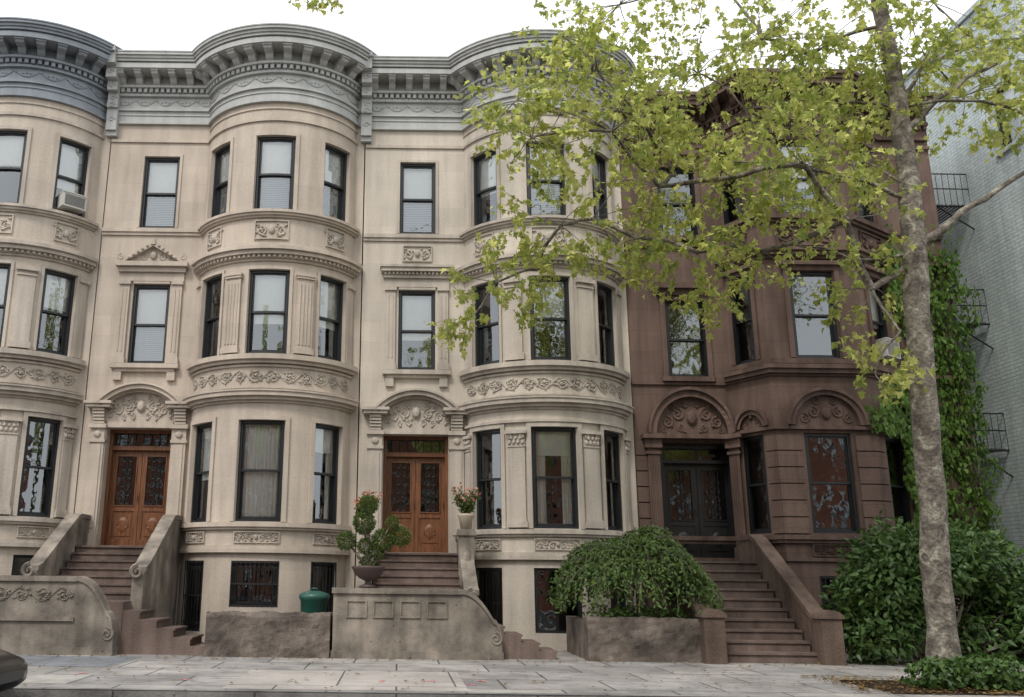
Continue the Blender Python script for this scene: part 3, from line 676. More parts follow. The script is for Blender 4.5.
# ---------------------------------------------------------------- ground
CON=stone('sidewalk_concrete',(.375,.36,.34),joint=(1.55,1.22),mort=.28,msz=.018,streak=0,var=.22,bump=.3,scale=1.2,slabvar=.2,stain=.28)
def sheet(name,x0,x1,y0,y1,z,mat):
    mb=MB(); mb.poly([(x0,y0,z),(x1,y0,z),(x1,y1,z),(x0,y1,z)],[(x0,y0),(x1,y0),(x1,y1),(x0,y1)]); return obj(mb,name,mat)
sheet('ground',-400,400,-400,400,-.20,SOIL)
ASP=stone('asphalt',(.055,.055,.057),var=.25,bump=.9,streak=0,scale=4)
sheet('road',-120,120,-19.2,-9.2,-.13,ASP)
def slab(name,x0,x1,y0,y1,z0,z1,mat):
    mb=MB()
    mb.poly([(x0,y0,z1),(x1,y0,z1),(x1,y1,z1),(x0,y1,z1)],[(x0,y0),(x1,y0),(x1,y1),(x0,y1)])
    for a,b in(((x0,y0),(x1,y0)),((x1,y0),(x1,y1)),((x1,y1),(x0,y1)),((x0,y1),(x0,y0))):
        mb.poly([(*a,z0),(*b,z0),(*b,z1),(*a,z1)],[(a[0],z0),(b[0],z0),(b[0],z1),(a[0],z1)])
    return obj(mb,name,mat)
slab('sidewalk',-120,120,-9.0,14,-.19,0,CON)
slab('sidewalk',-120,120,-30,-19.4,-.19,0,CON)
CURB=stone('curb_granite',(.25,.245,.24),joint=(1.9,5),mort=.4,msz=.015,var=.25,streak=0,bump=.5,stain=.3)
slab('curb',-120,120,-9.15,-9.002,-.19,.004,CURB)
slab('curb',-120,120,-19.398,-19.25,-.19,.004,CURB)
sheet('tree_pit_soil',7.0,9.9,-8.6,-6.75,.006,SOIL)
sheet('sidewalk_patch_slab',-2.4,1.0,-8.9,-6.3,.004,stone('new_concrete',(.42,.39,.365),joint=(1.7,2.1),mort=.3,msz=.016,streak=0,var=.16,slabvar=.1,stain=.15))
sheet('sidewalk_patch_slab',-12,-4.8,-6.1,-4.1,.004,stone('bluestone',(.27,.285,.30),joint=(1.4,3),mort=.5,msz=.015,streak=0,var=.2,slabvar=.15,stain=.25))
PK=plain('pink_marking_paint',(.65,.22,.22),.8)
mk=MB()
def stroke(pts,w):
    for (xa,ya),(xb,yb) in zip(pts,pts[1:]):
        dx,dy=xb-xa,yb-ya;l=math.hypot(dx,dy);nx,ny=-dy/l*w,dx/l*w
        mk.poly([(xa-nx,ya-ny,.010),(xb-nx,yb-ny,.010),(xb+nx,yb+ny,.010),(xa+nx,ya+ny,.010)])
for x,y in((-4.9,-7.2),(-3.1,-7.9),(-.2,-7.8),(1.1,-8.1),(.5,-7.7),(1.3,-7.6)):
    a=R.uniform(0,3); c,s=math.cos(a)*.13,math.sin(a)*.13; stroke([(x-c,y-s),(x+c,y+s)],.018); stroke([(x-s*.5,y+c*.5),(x+c*.6,y+s*.9)],.014)
obj(mk,'utility_paint_marks',PK)
# ---------------------------------------------------------------- opposite side of street (reflected in the windows)
def opposite():
    root=empty('brick_house'); W=MB();T=MB();P=Parts()
    M=Flat(34,-31,-1,0)
    ops=[]
    s=1.0
    while s<66:
        for z in(1.2,4.6,8.0): ops.append((s,s+.95,z,z+1.8))
        s+=2.6
    wall(M,W,0,68,-.1,11.2,ops)
    for o in ops:
        surround(M,T,o,.08,.05); box(M,T,o[0]-.15,o[1]+.15,o[3]+.08,o[3]+.3,0,.07)
        box(M,P['frames'],o[0],o[1],(o[2]+o[3])/2-.04,(o[2]+o[3])/2+.04,-.2,-.1); mquad(M,P['glass'],o[0],o[1],o[2],o[3],-.18); mquad(M,P['shades'],o[0],o[1],o[2]+1.1,o[3],-.3)
    box(M,T,0,68,11.2,11.5,-.2,.5); box(M,T,0,68,10.9,11.2,-.2,.15); box(M,P['roof'],0,68,11.1,11.15,-8,-.3); box(M,W,0,68,0,11.1,-8.3,-8.01)
    mquad(M,P['rooms'],0,68,0,11,-2)
    obj(W,'walls',RB,root);obj(T,'trim',STT,root)
    for k,mb in P.d.items(): obj(mb,k,MATK[k],root)
opposite()
# ---------------------------------------------------------------- painted brick building on the right
def rightbuilding():
    root=empty('painted_brick_building'); W=MB();T=MB();P=Parts()
    M=Flat(15.8,14,0,-1)
    ops=[]
    for z in(2.4,5.7,9.3,12.6):
        ops+=[(8.8,9.8,z,z+1.7)]
        if z>12: ops+=[(14.25,15.1,z,z+1.7)]
    wall(M,W,0,15.5,-.1,16.9,ops)
    for o in ops: window(M,P,o,'half'); box(M,T,o[0]-.1,o[1]+.1,o[2]-.12,o[2],-.1,.07)
    box(M,T,-.1,15.6,16.9,17.05,-.35,.08)
    Ff=Flat(15.8,-1.5,1,0); ops2=[(x,x+1.1,z,z+1.8) for x in(1.2,3.6,6.0) for z in(2.4,5.7,9.0,12.3)]
    wall(Ff,W,.31,8,-.1,16.9,ops2)
    for o in ops2: window(Ff,P,o,'half')
    box(Ff,W,.3,8,0,16.8,-15.4,-15.2); box(Ff,W,7.9,8,0,16.8,-15.1,-.4); box(Ff,P['roof'],.3,7.8,16.7,16.75,-15,-.3)
    box(Ff,P['rooms'],3.5,3.55,0,16,-15,-.5)
    obj(W,'walls',PB,root);obj(T,'trim',PB,root)
    for k,mb in P.d.items(): obj(mb,k,MATK[k],root)
    fe=MB(); G=fe
    y0,y1=1.2,4.4
    for z in(4.9,8.3,11.7):
        x0,x1=14.75,15.8
        for i in range(9): ybox(G,x0+i*.115,x0+i*.115+.05,y0,y1,z,z+.03)
        for y in(y0,y1): tube(G,[(x1,y,z-.02),(x0,y,z-.02)],.03,4); tube(G,[(x1,y,z-.7),(x0+.1,y,z-.03)],.025,4)
        for h in(.5,.95):
            tube(G,[(x1,y0,z+h),(x0,y0,z+h),(x0,y1,z+h),(x1,y1,z+h)],.02,4)
        n=18
        for i in range(n+1):
            y=y0+(y1-y0)*i/n; tube(G,[(x0,y,z),(x0,y,z+.95)],.01,4)
        for i in range(7):
            for y in(y0,y1): x=x0+(x1-x0)*i/6; tube(G,[(x,y,z),(x,y,z+.95)],.01,4)
    for za in(4.9,8.3):
        for x in(15.1,15.5): tube(G,[(x,2.0,za),(x,4.1,za+3.4)],.02,4)
        for i in range(12):
            t=(i+.5)/12; tube(G,[(15.1,2.0+2.1*t,za+3.4*t),(15.5,2.0+2.1*t,za+3.4*t)],.015,4)
    tube(G,[(15.2,4.2,11.7),(15.2,4.2,17.4)],.02,4);tube(G,[(15.55,4.2,11.7),(15.55,4.2,17.4)],.02,4)
    for i in range(18): tube(G,[(15.2,4.2,11.9+i*.3),(15.55,4.2,11.9+i*.3)],.012,4)
    obj(G,'fire_escape',IRON)
rightbuilding()
# ---------------------------------------------------------------- foliage
PLANE=[(0,0),(.4,.0),(.32,.22),(.5,.45),(.2,.52),(0,1.0),(-.2,.52),(-.5,.45),(-.32,.22),(-.4,.0)]
OVAL=[(0,0),(.18,.25),(.2,.55),(0,1),(-.2,.55),(-.18,.25)]
HEART=[(0,0),(.38,.1),(.3,.5),(0,.95),(-.3,.5),(-.38,.1)]
def leaf(mb,p,dirn,nrm,size,shape):
    y=Vector(dirn).normalized(); n=Vector(nrm); n=(n-y*n.dot(y))
    n=n.normalized() if n.length>1e-4 else y.orthogonal().normalized()
    x=y.cross(n); p=Vector(p); i=len(mb.v)
    for a,b in shape: mb.v.append(tuple(p+x*(a*size)+y*(b*size)+n*(abs(a)*size*.25-b*b*size*.15)))
    mb.f.append(tuple(range(i,i+len(shape)))); mb.uv.append([(0,0)]*len(shape))
def rv(): 
    while 1:
        v=Vector((R.uniform(-1,1),R.uniform(-1,1),R.uniform(-1,1)))
        if .01<v.length<1: return v
LM=leafmat('plane_leaves',(.09,.14,.03),(.27,.29,.08),(.42,.52,.10),(.95,.92,.32),.55)
BARK,nt,o_=newmat('plane_bark'); L=nt.links.new
tc=N(nt,'ShaderNodeTexCoord'); v=N(nt,'ShaderNodeTexNoise'); v.inputs['Scale'].default_value=5; v.inputs['Detail'].default_value=4; v.inputs['Distortion'].default_value=.8; L(tc.outputs['Object'],v.inputs[0])
v2=N(nt,'ShaderNodeTexNoise'); v2.inputs['Scale'].default_value=22; v2.inputs['Detail'].default_value=6; L(tc.outputs['Object'],v2.inputs[0])
cc=mixc(nt,ramp(nt,v.outputs[0],.38,.54),(.10,.085,.07),(.215,.19,.155)); cc=mixc(nt,ramp(nt,v.outputs[0],.58,.62),cc,(.33,.31,.25)); cc=mixc(nt,1.0,cc,ramp(nt,v2.outputs[0],.3,.65,(.55,.55,.55),(1.1,1.1,1.1)),'MULTIPLY')
bp=N(nt,'ShaderNodeBump'); bp.inputs['Strength'].default_value=.9; bp.inputs['Distance'].default_value=.03; L(v2.outputs[0],bp.inputs['Height'])
s_=N(nt,'ShaderNodeBsdfPrincipled'); s_.inputs['Roughness'].default_value=.9; L(cc,s_.inputs['Base Color']); L(bp.outputs[0],s_.inputs['Normal']); L(s_.outputs[0],o_.inputs[0])

def plane_tree():
    root=empty('plane_tree'); T=MB(); B=MB(); Lv=MB()
    TY=-7.4
    trunk=[(8.40,TY,-.05,.33),(8.43,TY,.25,.25),(8.47,TY,1,.215),(8.53,TY,2.2,.205),(8.62,TY,3.8,.205),(8.72,TY,5.4,.20),(8.82,TY,6.8,.20),(8.90,TY,8.2,.18),(8.93,TY,9.8,.155),(8.86,TY,11.5,.13),(8.7,TY,13.3,.09),(8.6,TY,15,.04)]
    pts=[];rad=[]
    for i in range(len(trunk)-1):
        a,b=trunk[i],trunk[i+1]; k=8
        for j in range(k):
            t=j/k; p=[a[q]*(1-t)+b[q]*t for q in range(4)]
            pts.append((p[0]+.05*noise.noise(Vector((0,3,p[2]*.9))),p[1],p[2])); rad.append(p[3]*(1+.12*noise.noise(Vector((p[2]*1.8,0,0)))))
    tube(T,pts,rad,18)
    cl=[(2.95,11.3,.8),(2.2,10.4,.6),(3.65,10.7,1.0),(2.85,9.7,.85),(1.88,9.4,.45),(2.13,8.6,.65),(3.55,8.9,1.0),(4.3,9.7,1.0),(5.5,10.7,1.2),(6.6,11.2,1.2),(7.7,11.2,1.1),(8.3,10.1,.8),(7.2,9.7,1.0),(6.1,9.7,.9),(5.15,8.95,1.0),(2.8,7.55,.8),(1.75,6.8,.65),(1.33,6.2,.4),(2.5,7.0,.7),(3.5,7.95,.85),(4.25,7.5,.7),(4.6,8.35,.9),(5.6,8.15,.9),(6.65,8.2,.9),(7.8,8.6,.8),(7.45,7.4,.8),(6.4,7.2,.6),(5.2,7.1,.7),(5.45,6.4,.35),(8.0,6.35,.6),(8.1,5.45,.45),(7.7,4.8,.3),(10.1,11.2,1.1),(10.95,10.75,1.0),(11.1,9.4,.6),(10.2,9.75,.5),(9.3,11.6,1.0),(9.4,10.6,.7),(8.4,9.0,.5),(11.2,11.7,.9),(6,12.9,1.5),(8.5,13.2,1.6),(4.2,12.4,1.1),(10.8,13,1.3),(7,14.5,1.5),(9.2,15,1.2),(12.3,11.5,1.0),(12.2,9.9,.7)]
    nodes=[Vector((t[0],t[1],t[2])) for t in trunk[6:]]
    nb=len(nodes); C=[]
    for x,z,r in cl:
        C.append((Vector((x,TY+R.uniform(-1.2,1.5),z)),r))
    left=set(range(len(C))); P_=list(nodes); ids=[-1]*nb; par={}
    while left:
        best=None
        for i in left:
            for k,p in enumerate(P_):
                d=(C[i][0]-p); cost=d.length+max(0,p.z-C[i][0].z)*.3
                cost+= .25*(p-Vector((8.8,TY,p.z))).length
                if best is None or cost<best[0]: best=(cost,i,k)
        _,i,k=best; par[i]=k; left.discard(i); P_.append(C[i][0]); ids.append(i)
    child={i:0 for i in range(len(C))}
    for i in range(len(C)):
        k=par[i]; 
        while ids[k]>=0: child[ids[k]]+=1; k=par[ids[k]]
    def limb(a,b,ra,rb,n=8):
        mid=(a+b)/2+rv()*.12*(b-a).length+Vector((0,0,.08*(b-a).length)); pts=[];rr=[]
        for i in range(n+1):
            t=i/n; p=a*(1-t)**2+mid*2*t*(1-t)+b*t*t
            p+=Vector((noise.noise(p*2.1),noise.noise(p*2.1+Vector((9,0,0))),noise.noise(p*2.1+Vector((0,9,0)))))*.06*math.sin(math.pi*t); pts.append(p); rr.append(ra*(1-t)+rb*t)
        tube(B,pts,rr,7,False); return pts
    def rr(i): return .009+.0095*math.sqrt(child[i]+.3)
    for i in range(len(C)):
        k=par[i]; a=P_[k]; limb(a,C[i][0],min(.075,rr(i)*1.35),rr(i))
    for a,m,b,ra in(((8.86,TY,7.1),(9.6,TY-.2,7.75),(11.6,TY+.1,8.9),.08),((8.9,TY,9.3),(9.7,TY,10.2),(11.2,TY+.2,11.0),.07),((8.86,TY,8.1),(7.3,TY-.3,8.5),(5.6,TY-.2,8.6),.045),((8.84,TY,7.0),(7.8,TY+.2,6.9),(6.6,TY+.2,7.4),.035)):
        a,m,b=map(Vector,(a,m,b)); pts=[];q=[]
        for i in range(13):
            t=i/12; p=a*(1-t)**2+m*2*t*(1-t)+b*t*t; p+=Vector((0,0,.12*noise.noise(p*1.8))); pts.append(p); q.append(ra*(1-t*.65))
        tube(B,pts,q,8,False)
    def sprig(c,dr,L_,nl):
        dr=dr.normalized(); pts=[]; p=Vector(c)
        for i in range(5):
            pts.append(p.copy()); p=p+dr*(L_/4); dr=(dr+rv()*.25+Vector((0,0,-.16))).normalized()
        tube(B,pts,[.006,.005,.004,.003,.002],3,False)
        for i in range(nl):
            t=(i+.5)/nl*4; k=min(3,int(t)); q=pts[k].lerp(pts[k+1],t-k)+rv()*.07
            d=rv()+Vector((0,0,-.5)); leaf(Lv,q,d,rv()*1.2+Vector((0,-.3,.6)),R.uniform(.075,.155),PLANE)
    for (c,r) in C:
        n=int((56*r*r+15)*(1 if c.z<12.4 else .5))
        for _ in range(n):
            v=rv(); q=c+Vector((v.x*r*1.15,v.y*r*1.2,v.z*r*.92))
            if noise.noise(q*.95)<-.17: continue
            if R.random()<.15:
                limb(c,q,.010,.005,3)
            sprig(q,v+Vector((0,0,-.1)),R.uniform(.3,.6),R.randint(7,13))
    limb(Vector((4.2,TY-.5,13.2)),Vector((1.2,TY-.6,13.6)),.05,.03); limb(Vector((1.2,TY-.6,13.6)),Vector((-1.6,TY-.6,11.6)),.03,.008)
    for _ in range(10): sprig(Vector((-1.5+R.uniform(-.45,.5),TY-.6,11.5)),Vector((R.uniform(-.6,.6),0,-.3)),.3,6)
    obj(T,'trunk',BARK,root,True);obj(B,'branches',BARK,root,True);obj(Lv,'leaves',LM,root)
plane_tree()
def far_tree(x,y,h,r):
    # street tree on the camera's side of the street, reflected in the windows
    root=empty('street_tree'); T=MB();Lv=MB()
    tube(T,[(x,y,-.05),(x+.1,y,3),(x,y+.1,h*.6),(x+.2,y,h)],[.3,.22,.16,.05],10)
    for i in range(60):
        v=rv(); c=Vector((x+v.x*r,y+v.y*r*.8,h*.72+v.z*r*1.25))
        if i%3==0: tube(T,[(x,y,max(3,c.z-2)),tuple(c)],[.06,.015],5)
        for k in range(80):
            q=c+rv()*1.0; leaf(Lv,q,rv(),rv()+Vector((0,0,.6)),R.uniform(.2,.34),PLANE)
    obj(T,'trunk',BARK,root,True);obj(Lv,'leaves',LM,root)
far_tree(-9,-26.6,15,3.4); far_tree(4.5,-26.8,16,3.6); far_tree(17,-26.5,15,3.4)
SHR=leafmat('shrub_leaves',(.04,.08,.022),(.12,.19,.045),(.09,.17,.02),(.26,.36,.07),.3)
RHO=leafmat('rhododendron_leaves',(.03,.065,.018),(.085,.155,.04),(.06,.14,.02),(.16,.28,.05),.2,.4)
IVY=leafmat('ivy_leaves',(.05,.11,.018),(.14,.24,.04),(.12,.24,.02),(.28,.44,.06),.25)
TOP=leafmat('topiary_leaves',(.04,.075,.015),(.11,.15,.035),(.08,.14,.02),(.24,.30,.06),.25)
def weeping():
    root=empty('weeping_shrub'); Lv=MB();B=MB(); c=Vector((4.92,-2.85,0))
    for i in range(5):
        a=i*1.25; tube(B,[c+Vector((math.cos(a)*.1,math.sin(a)*.1,0)),c+Vector((math.cos(a)*.2,math.sin(a)*.2,1.2)),c+Vector((math.cos(a)*.7,math.sin(a)*.5,2.1))],[.05,.04,.02],7)
    for i in range(900):
        a=R.uniform(0,6.28); rr_=math.sqrt(R.random()); rx=1.2*rr_*(1+.15*noise.noise(Vector((a*1.5,7,0)))); hz=2.58-.85*rr_**2+.34*noise.noise(Vector((math.cos(a)*rx*1.5,math.sin(a)*rx*1.5,0)))
        if R.random()<.35: hz-=R.uniform(.2,.9)*(1-.5*rr_)
        p=c+Vector((math.cos(a)*rx,math.sin(a)*rx*.75,hz-.1)); d=Vector((math.cos(a)*.8,math.sin(a)*.7,.3)); pts=[]
        Ls=R.uniform(.35,1.3)*(.4+.6*rr_); n=max(3,int(Ls/.08)); zm=.95+.5*noise.noise(Vector((a*2.2,1,0)))
        for k in range(n):
            pts.append(p.copy()); p=p+d.normalized()*.08; d=(d*.84+Vector((0,0,-.21))+rv()*.1)
            if p.z<zm: break
        if len(pts)<2: continue
        if i%3==0: tube(B,pts,.005,3,False)
        for q in pts:
            for sg in(-1,1):
                leaf(Lv,q+rv()*.03,Vector((R.uniform(-1,1),R.uniform(-1,1),R.uniform(-1.2,.1))),Vector((math.cos(a)*.4,-.3+math.sin(a)*.3,.8))+rv()*.8,R.uniform(.06,.13),OVAL)
    obj(B,'stems',BARK,root);obj(Lv,'leaves',SHR,root)
weeping()
def bush(name,lobes,n,size,mat,shape,center,zs=.85):
    root=empty(name); Lv=MB();B=MB(); c=Vector(center)
    for l in lobes:
        q=Vector(l[:3]); tube(B,[c,(c+q)/2+rv()*.1,q],[.05,.03,.012],6)
        for _ in range(int(n*l[3]**2)):
            v=rv().normalized(); r=l[3]*R.uniform(.6,1.06)*(1+.25*noise.noise(v*2.5+q)); p=q+Vector((v.x*r,v.y*r,v.z*r*zs))
            if p.z<.02: continue
            leaf(Lv,p,v*.6+rv()+Vector((0,0,-.1)),v+rv()*.7+Vector((0,0,.3)),R.uniform(.7,1.3)*size,shape)
    obj(B,'stems',BARK,root);obj(Lv,'leaves',mat,root)
lb=[]
for i in range(30):
    x=9.0+4.0*((i+.5)/30)+R.uniform(-.1,.1); z=R.uniform(.35,2.3)-.16*abs(x-10.4)
    lb.append((x,-3.9+R.uniform(-.45,.5),z,R.uniform(.42,.72)))
lb+=[(9.4,-3.9,1.9,.6),(9.9,-3.8,2.2,.65),(9.1,-3.9,1.4,.55)]
bush('rhododendron_bush',lb,1400,.155,RHO,OVAL,(10.6,-3.7,0))
lb=[]
for i in range(12): lb.append((8.45+R.uniform(-.5,.6),-7.85+R.uniform(-.2,.3),.12+R.uniform(0,.15),R.uniform(.2,.32)))
bush('ground_ivy_clump',lb,2600,.09,RHO,HEART,(8.4,-7.8,0))
lb=[(4.0+.26*i,-3.2+R.uniform(-.2,.2),.78,.27) for i in range(7)]
bush('groundcover_plant',lb,2600,.07,SHR,HEART,(4.8,-3.2,.4))
def ivy():
    root=empty('climbing_ivy'); Lv=MB();B=MB()
    k=0
    M=Poly([(10.6,-1.22),(11.1,-1.22),(12.6,-.16),(XE+.05,-.16),(XE+.07,3)])
    T=M.L[-1]
    while k<14500:
        s=R.uniform(0,T); z=R.uniform(2.0,10.6); x,y,_=M.p(s,z,0)
        dens=0
        lim=1.65+.6*noise.noise(Vector((z*.6,0,3)))+(.35 if z<6.2 else 0)
        if s>M.L[3]: dens=.9
        elif x>XE-lim: dens=1
        if 4.9<z<5.8+.3*noise.noise(Vector((x*2,0,9))) and x>10.9: dens=max(dens,.8)
        if z>9.9+.6*noise.noise(Vector((x,0,0))): dens*=.08
        if noise.noise(Vector((s*1.5,z*1.5,0)))<-.4: dens*=.3
        if R.random()>dens: 
            k+=.05; continue
        k+=1
        p=Vector(M.p(s,z,R.uniform(.0,.22)+.4*max(0,noise.noise(Vector((s*2,z*2,5))))))
        nn=Vector(M.p(s,z,1))-Vector(M.p(s,z,0))
        leaf(Lv,p,Vector((R.uniform(-.6,.6),-.1,-1))+rv()*.5,nn+rv()*.8+Vector((0,0,.3)),R.uniform(.09,.16),HEART)
    for i in range(9):
        s=M.L[3]+R.uniform(-.6,1.3); pts=[]
        for j in range(20): s+=R.uniform(-.1,.1); pts.append(M.p(min(max(s,0),T-.1),.1+j*.48,.02))
        tube(B,pts,.02,5)
    obj(B,'vines',BARK,root);obj(Lv,'leaves',IVY,root)
ivy()
def topiary():
    root=empty('topiary_plant'); U=MB();B=MB();Lv=MB(); c=(-.58,-3.74,1.30)
    lathe(U,c,[(.001,0),(.15,0),(.15,.05),(.07,.08),(.06,.13),(.16,.18),(.27,.26),(.30,.34),(.33,.38),(.33,.42),(.28,.42),(.26,.38),(.001,.36)],24)
    base=Vector((c[0],c[1],c[2]+.36))
    for x,z,r in((-1.02,2.2,.17),(-.68,2.56,.2),(-.30,2.22,.2),(-.40,1.98,.13),(.06,2.30,.18),(-.60,2.92,.17),(-.12,2.56,.11),(-.66,2.1,.13),(-.58,1.76,.16)):
        y=c[1]+R.uniform(-.12,.12); q=Vector((x,y,z)); tube(B,[base,base.lerp(q,.5)+Vector((-(x-base.x)*.1,0,-.05)),q],[.04,.028,.015],6)
        for _ in range(int(32000*r*r)):
            v=rv().normalized(); p=q+v*r*R.uniform(.7,1.08); leaf(Lv,p,v+rv()*.8,v+rv()*.7,R.uniform(.035,.06),OVAL)
    obj(U,'urn',plain('dark_urn',(.07,.045,.04),.6),root,True);obj(B,'stems',BARK,root);obj(Lv,'leaves',TOP,root)
topiary()
def potted(c,s=1,name='potted_flowers'):
    root=empty(name);U=MB();Lv=MB();Fl=MB();B=MB()
    lathe(U,c,[(.001,0),(.10*s,0),(.13*s,.2*s),(.155*s,.24*s),(.155*s,.28*s),(.13*s,.28*s),(.12*s,.25*s),(.001,.24*s)],20)
    b=Vector(c)+Vector((0,0,.25*s))
    for i in range(36):
        d=Vector((R.uniform(-.7,.7),R.uniform(-.7,.7),1)).normalized(); e=b+d*R.uniform(.2,.55)*s; tube(B,[b,e],[.006,.003],4)
        for k in range(24):
            q=b.lerp(e,R.uniform(.2,1))+rv()*.07; leaf(Lv,q,rv(),rv()+Vector((0,0,1)),R.uniform(.05,.09)*s,OVAL)
        for k in range(4): leaf(Fl,e+rv()*.05+Vector((0,0,.03)),rv(),rv(),.05*s,HEART)
    obj(U,'pot',plain('clay_pot',(.42,.36,.28),.7),root,True);obj(Lv,'leaves',TOP,root);obj(Fl,'flowers',plain('coral_petals',(.5,.2,.14),.7),root);obj(B,'stems',BARK,root)
potted((1.50,-1.69,2.56),1.2); potted((-.75,-1.6,2.42),1.25)
def ac(M,s0,s1,z0,z1):
    root=empty('air_conditioner'); b=MB(); g=MB()
    box(M,b,s0,s1,z0,z1,-.15,.28)
    n=9
    for i in range(n): z=z0+.05+(z1-z0-.1)*i/n; box(M,g,s0+.05,s1-.05,z,z+.014,.28,.29)
    box(M,b,s0-.01,s1+.01,z1-.02,z1+.01,-.15,.3)
    obj(b,'casing',plain('ac_casing',(.5,.5,.47),.5),root);obj(g,'louvres',plain('ac_louvre',(.12,.12,.12),.5),root)
A0=Arc(-13.6+3.6,RB_*math.cos(PHI),RB_,.16); ac(A0,1.42,1.98,10.3,10.68)
Mb=Poly([(5.79,0),(8.15,0),(8.8,-1.15),(11.1,-1.15),(12.6,-.1),(XE,-.1)],-.05); c4=(Mb.L[3]+Mb.L[4])/2; ac(Mb,c4-.3,c4+.33,6.86,7.3)
def bin_(x,y,h=.95):
    root=empty('trash_bin'); b=MB(); l=MB()
    lathe(b,(x,y,0),[(.001,0),(.22,0),(.25,.3*h),(.28,h-.08),(.30,h-.06),(.30,h),(.001,h)],18)
    lathe(l,(x,y,h),[(.31,-.03),(.32,.02),(.28,.07),(.12,.12),(.001,.125)],18); tube(l,[(x-.07,y,h+.12),(x-.05,y,h+.17),(x+.05,y,h+.17),(x+.07,y,h+.12)],.015,6)
    for sg in(-1,1): tube(b,[(x+sg*.28,y-.08,.7),(x+sg*.34,y,.7),(x+sg*.28,y+.08,.7)],.015,6)
    m=plain('green_plastic',(.02,.085,.065),.4); obj(b,'bin_body',m,root,True);obj(l,'bin_lid',m,root,True)
bin_(-1.72,-2.7,1.10)
# parked car
def car():
    root=empty('parked_car'); B=MB();G=MB();W=MB();Rm=MB();Lt=MB()
    X0=-4.72; yc=-10.35; zr=-.13
    def ring(x,hw,zl,zt,p=.55,n=24):
        o=[]
        for k in range(n):
            a=2*math.pi*k/n; c,s=math.cos(a),math.sin(a)
            o.append((X0-x,yc+hw*math.copysign(abs(c)**p,c),zr+(zl+zt)/2+(zt-zl)/2*math.copysign(abs(s)**p,s)))
        return o
    def loft(mb,st,p):
        rs=[ring(*s,p) for s in st]; n=len(rs[0]); i0=len(mb.v)
        for r in rs: mb.v.extend(r)
        for i in range(len(rs)-1):
            for k in range(n):
                k2=(k+1)%n; mb.f.append((i0+i*n+k,i0+i*n+k2,i0+(i+1)*n+k2,i0+(i+1)*n+k)); mb.uv.append([(0,0)]*4)
        mb.poly(rs[0]);mb.poly(rs[-1][::-1])
    loft(B,[(0,.45,.34,.46),(.03,.62,.28,.52),(.12,.76,.22,.60),(.35,.84,.2,.68),(.8,.88,.2,.78),(1.3,.9,.2,.88),(2.2,.91,.2,.93),(3.4,.91,.2,.95),(4.1,.88,.22,.96),(4.45,.8,.28,.9),(4.58,.62,.36,.78)],.5)
    loft(G,[(1.2,.66,.7,.90),(1.6,.7,.7,1.16),(2.05,.66,.7,1.39),(2.6,.66,.7,1.45),(3.2,.66,.7,1.42),(3.8,.64,.7,1.2),(4.2,.6,.7,.97)],.6)
    loft(B,[(1.98,.56,1.36,1.40),(2.3,.6,1.38,1.462),(2.7,.6,1.40,1.475),(3.2,.58,1.36,1.445),(3.35,.55,1.33,1.38)],.6)
    for x in(.85,3.6):
        for sg in(-1,1):
            for r,w,mb in((.32,.12,W),(.2,.125,Rm)):
                c=[(X0-x+r*math.cos(2*math.pi*k/24),zr+.32+r*math.sin(2*math.pi*k/24)) for k in range(24)]
                y0,y1=yc+sg*.72,yc+sg*(.80+w)
                mb.poly([(p[0],y1,p[1]) for p in c]); mb.poly([(p[0],y0,p[1]) for p in c])
                for k in range(24):
                    a,b=c[k],c[(k+1)%24]; mb.poly([(a[0],y0,a[1]),(b[0],y0,b[1]),(b[0],y1,b[1]),(a[0],y1,a[1])])
    for sg in(-1,1):
        lathe(Lt,(X0-.13,yc+sg*.58,zr+.48),[(.001,-.05),(.09,-.04),(.11,0),(.09,.04),(.001,.05)],12)
    obj(B,'body',plain('black_car_paint',(.012,.013,.015),.2,0,.02,.5),root,True);obj(G,'cabin_glass',plain('car_glass',(.02,.022,.025),.05),root,True);obj(W,'tyres',plain('tyre_rubber',(.02,.02,.02),.9),root);obj(Rm,'wheel_rims',plain('rim_alloy',(.4,.4,.4),.3,.8),root);obj(Lt,'headlights',plain('headlight_lens',(.15,.15,.15),.1),root,True)
car()
lt=MB()
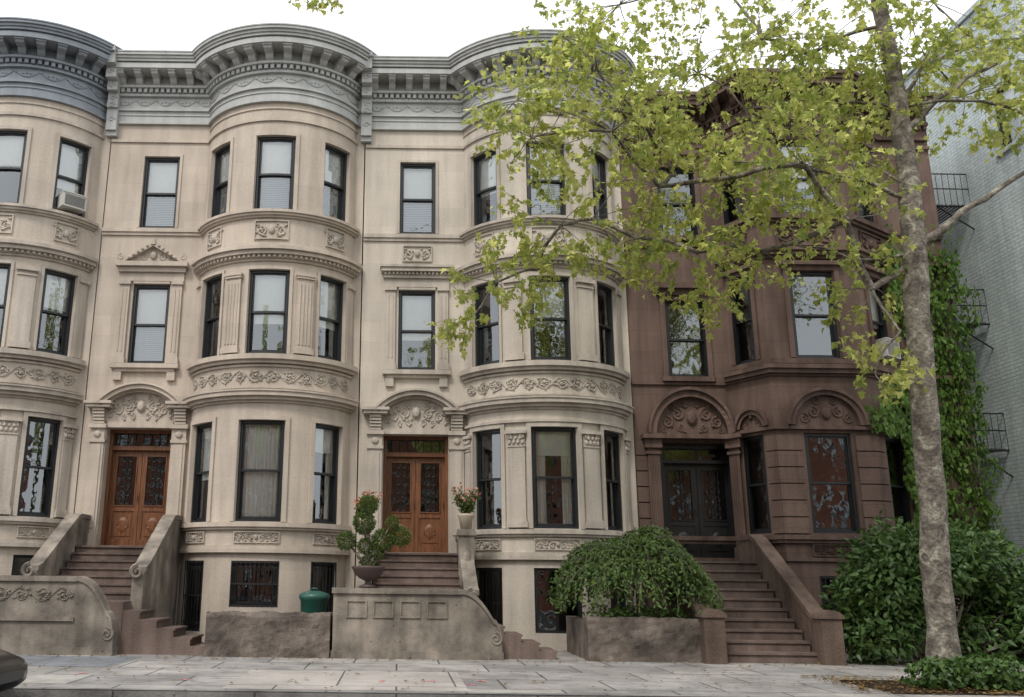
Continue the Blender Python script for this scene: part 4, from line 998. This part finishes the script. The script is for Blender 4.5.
for _ in range(1900):
    if R.random()<.6: x,y=R.uniform(6.6,10.4),R.uniform(-8.7,-6.4)
    else: x,y=R.uniform(-9,13),(-3.95-abs(R.gauss(0,.35)) if R.random()<.5 else R.uniform(-8.9,-4))
    leaf(lt,(x,y,.015+R.uniform(0,.02)),(R.uniform(-1,1),R.uniform(-1,1),.1),(R.uniform(-.3,.3),R.uniform(-.3,.3),1),R.uniform(.03,.08),PLANE)
obj(lt,'leaf_litter',leafmat('dry_leaves',(.10,.055,.02),(.22,.14,.04),(.1,.06,.02),(.2,.12,.04),.1))
# ---------------------------------------------------------------- light
w=bpy.data.worlds.new('World'); S.world=w; w.use_nodes=True; nt=w.node_tree; nt.nodes.clear()
out=nt.nodes.new('ShaderNodeOutputWorld'); sky=nt.nodes.new('ShaderNodeTexSky'); sky.sky_type='NISHITA'; sky.sun_disc=False
EL,AZ=math.radians(50),math.radians(208)
sky.sun_elevation=EL; sky.sun_rotation=AZ; sky.dust_density=4; sky.air_density=1.5
b1=nt.nodes.new('ShaderNodeBackground'); b1.inputs[1].default_value=.12; nt.links.new(sky.outputs[0],b1.inputs[0])
b2=nt.nodes.new('ShaderNodeBackground'); b2.inputs[0].default_value=(.97,.985,1,1); b2.inputs[1].default_value=1.75
mx=nt.nodes.new('ShaderNodeMixShader'); mx.inputs[0].default_value=.8; nt.links.new(b1.outputs[0],mx.inputs[1]); nt.links.new(b2.outputs[0],mx.inputs[2]); nt.links.new(mx.outputs[0],out.inputs[0])
sd=bpy.data.lights.new('Sun','SUN'); sd.energy=1.9; sd.angle=math.radians(11); sd.color=(1,.95,.87)
so=bpy.data.objects.new('Sun',sd); col.objects.link(so)
d=Vector((math.sin(AZ)*math.cos(EL),math.cos(AZ)*math.cos(EL),math.sin(EL)))
so.rotation_euler=d.to_track_quat('Z','Y').to_euler()
S.view_settings.view_transform='Standard'; S.view_settings.look='None'; S.view_settings.exposure=0
cam=bpy.data.cameras.new('Camera'); co=bpy.data.objects.new('Camera',cam); col.objects.link(co)
cam.sensor_width=36; cam.lens=31.64; cam.shift_x=.109; cam.clip_end=2000
co.matrix_world=Matrix.Translation((0,-22,1.5))@Matrix.Rotation(math.radians(104.3),4,'X')@Matrix.Rotation(.012,4,'Z')
S.camera=co
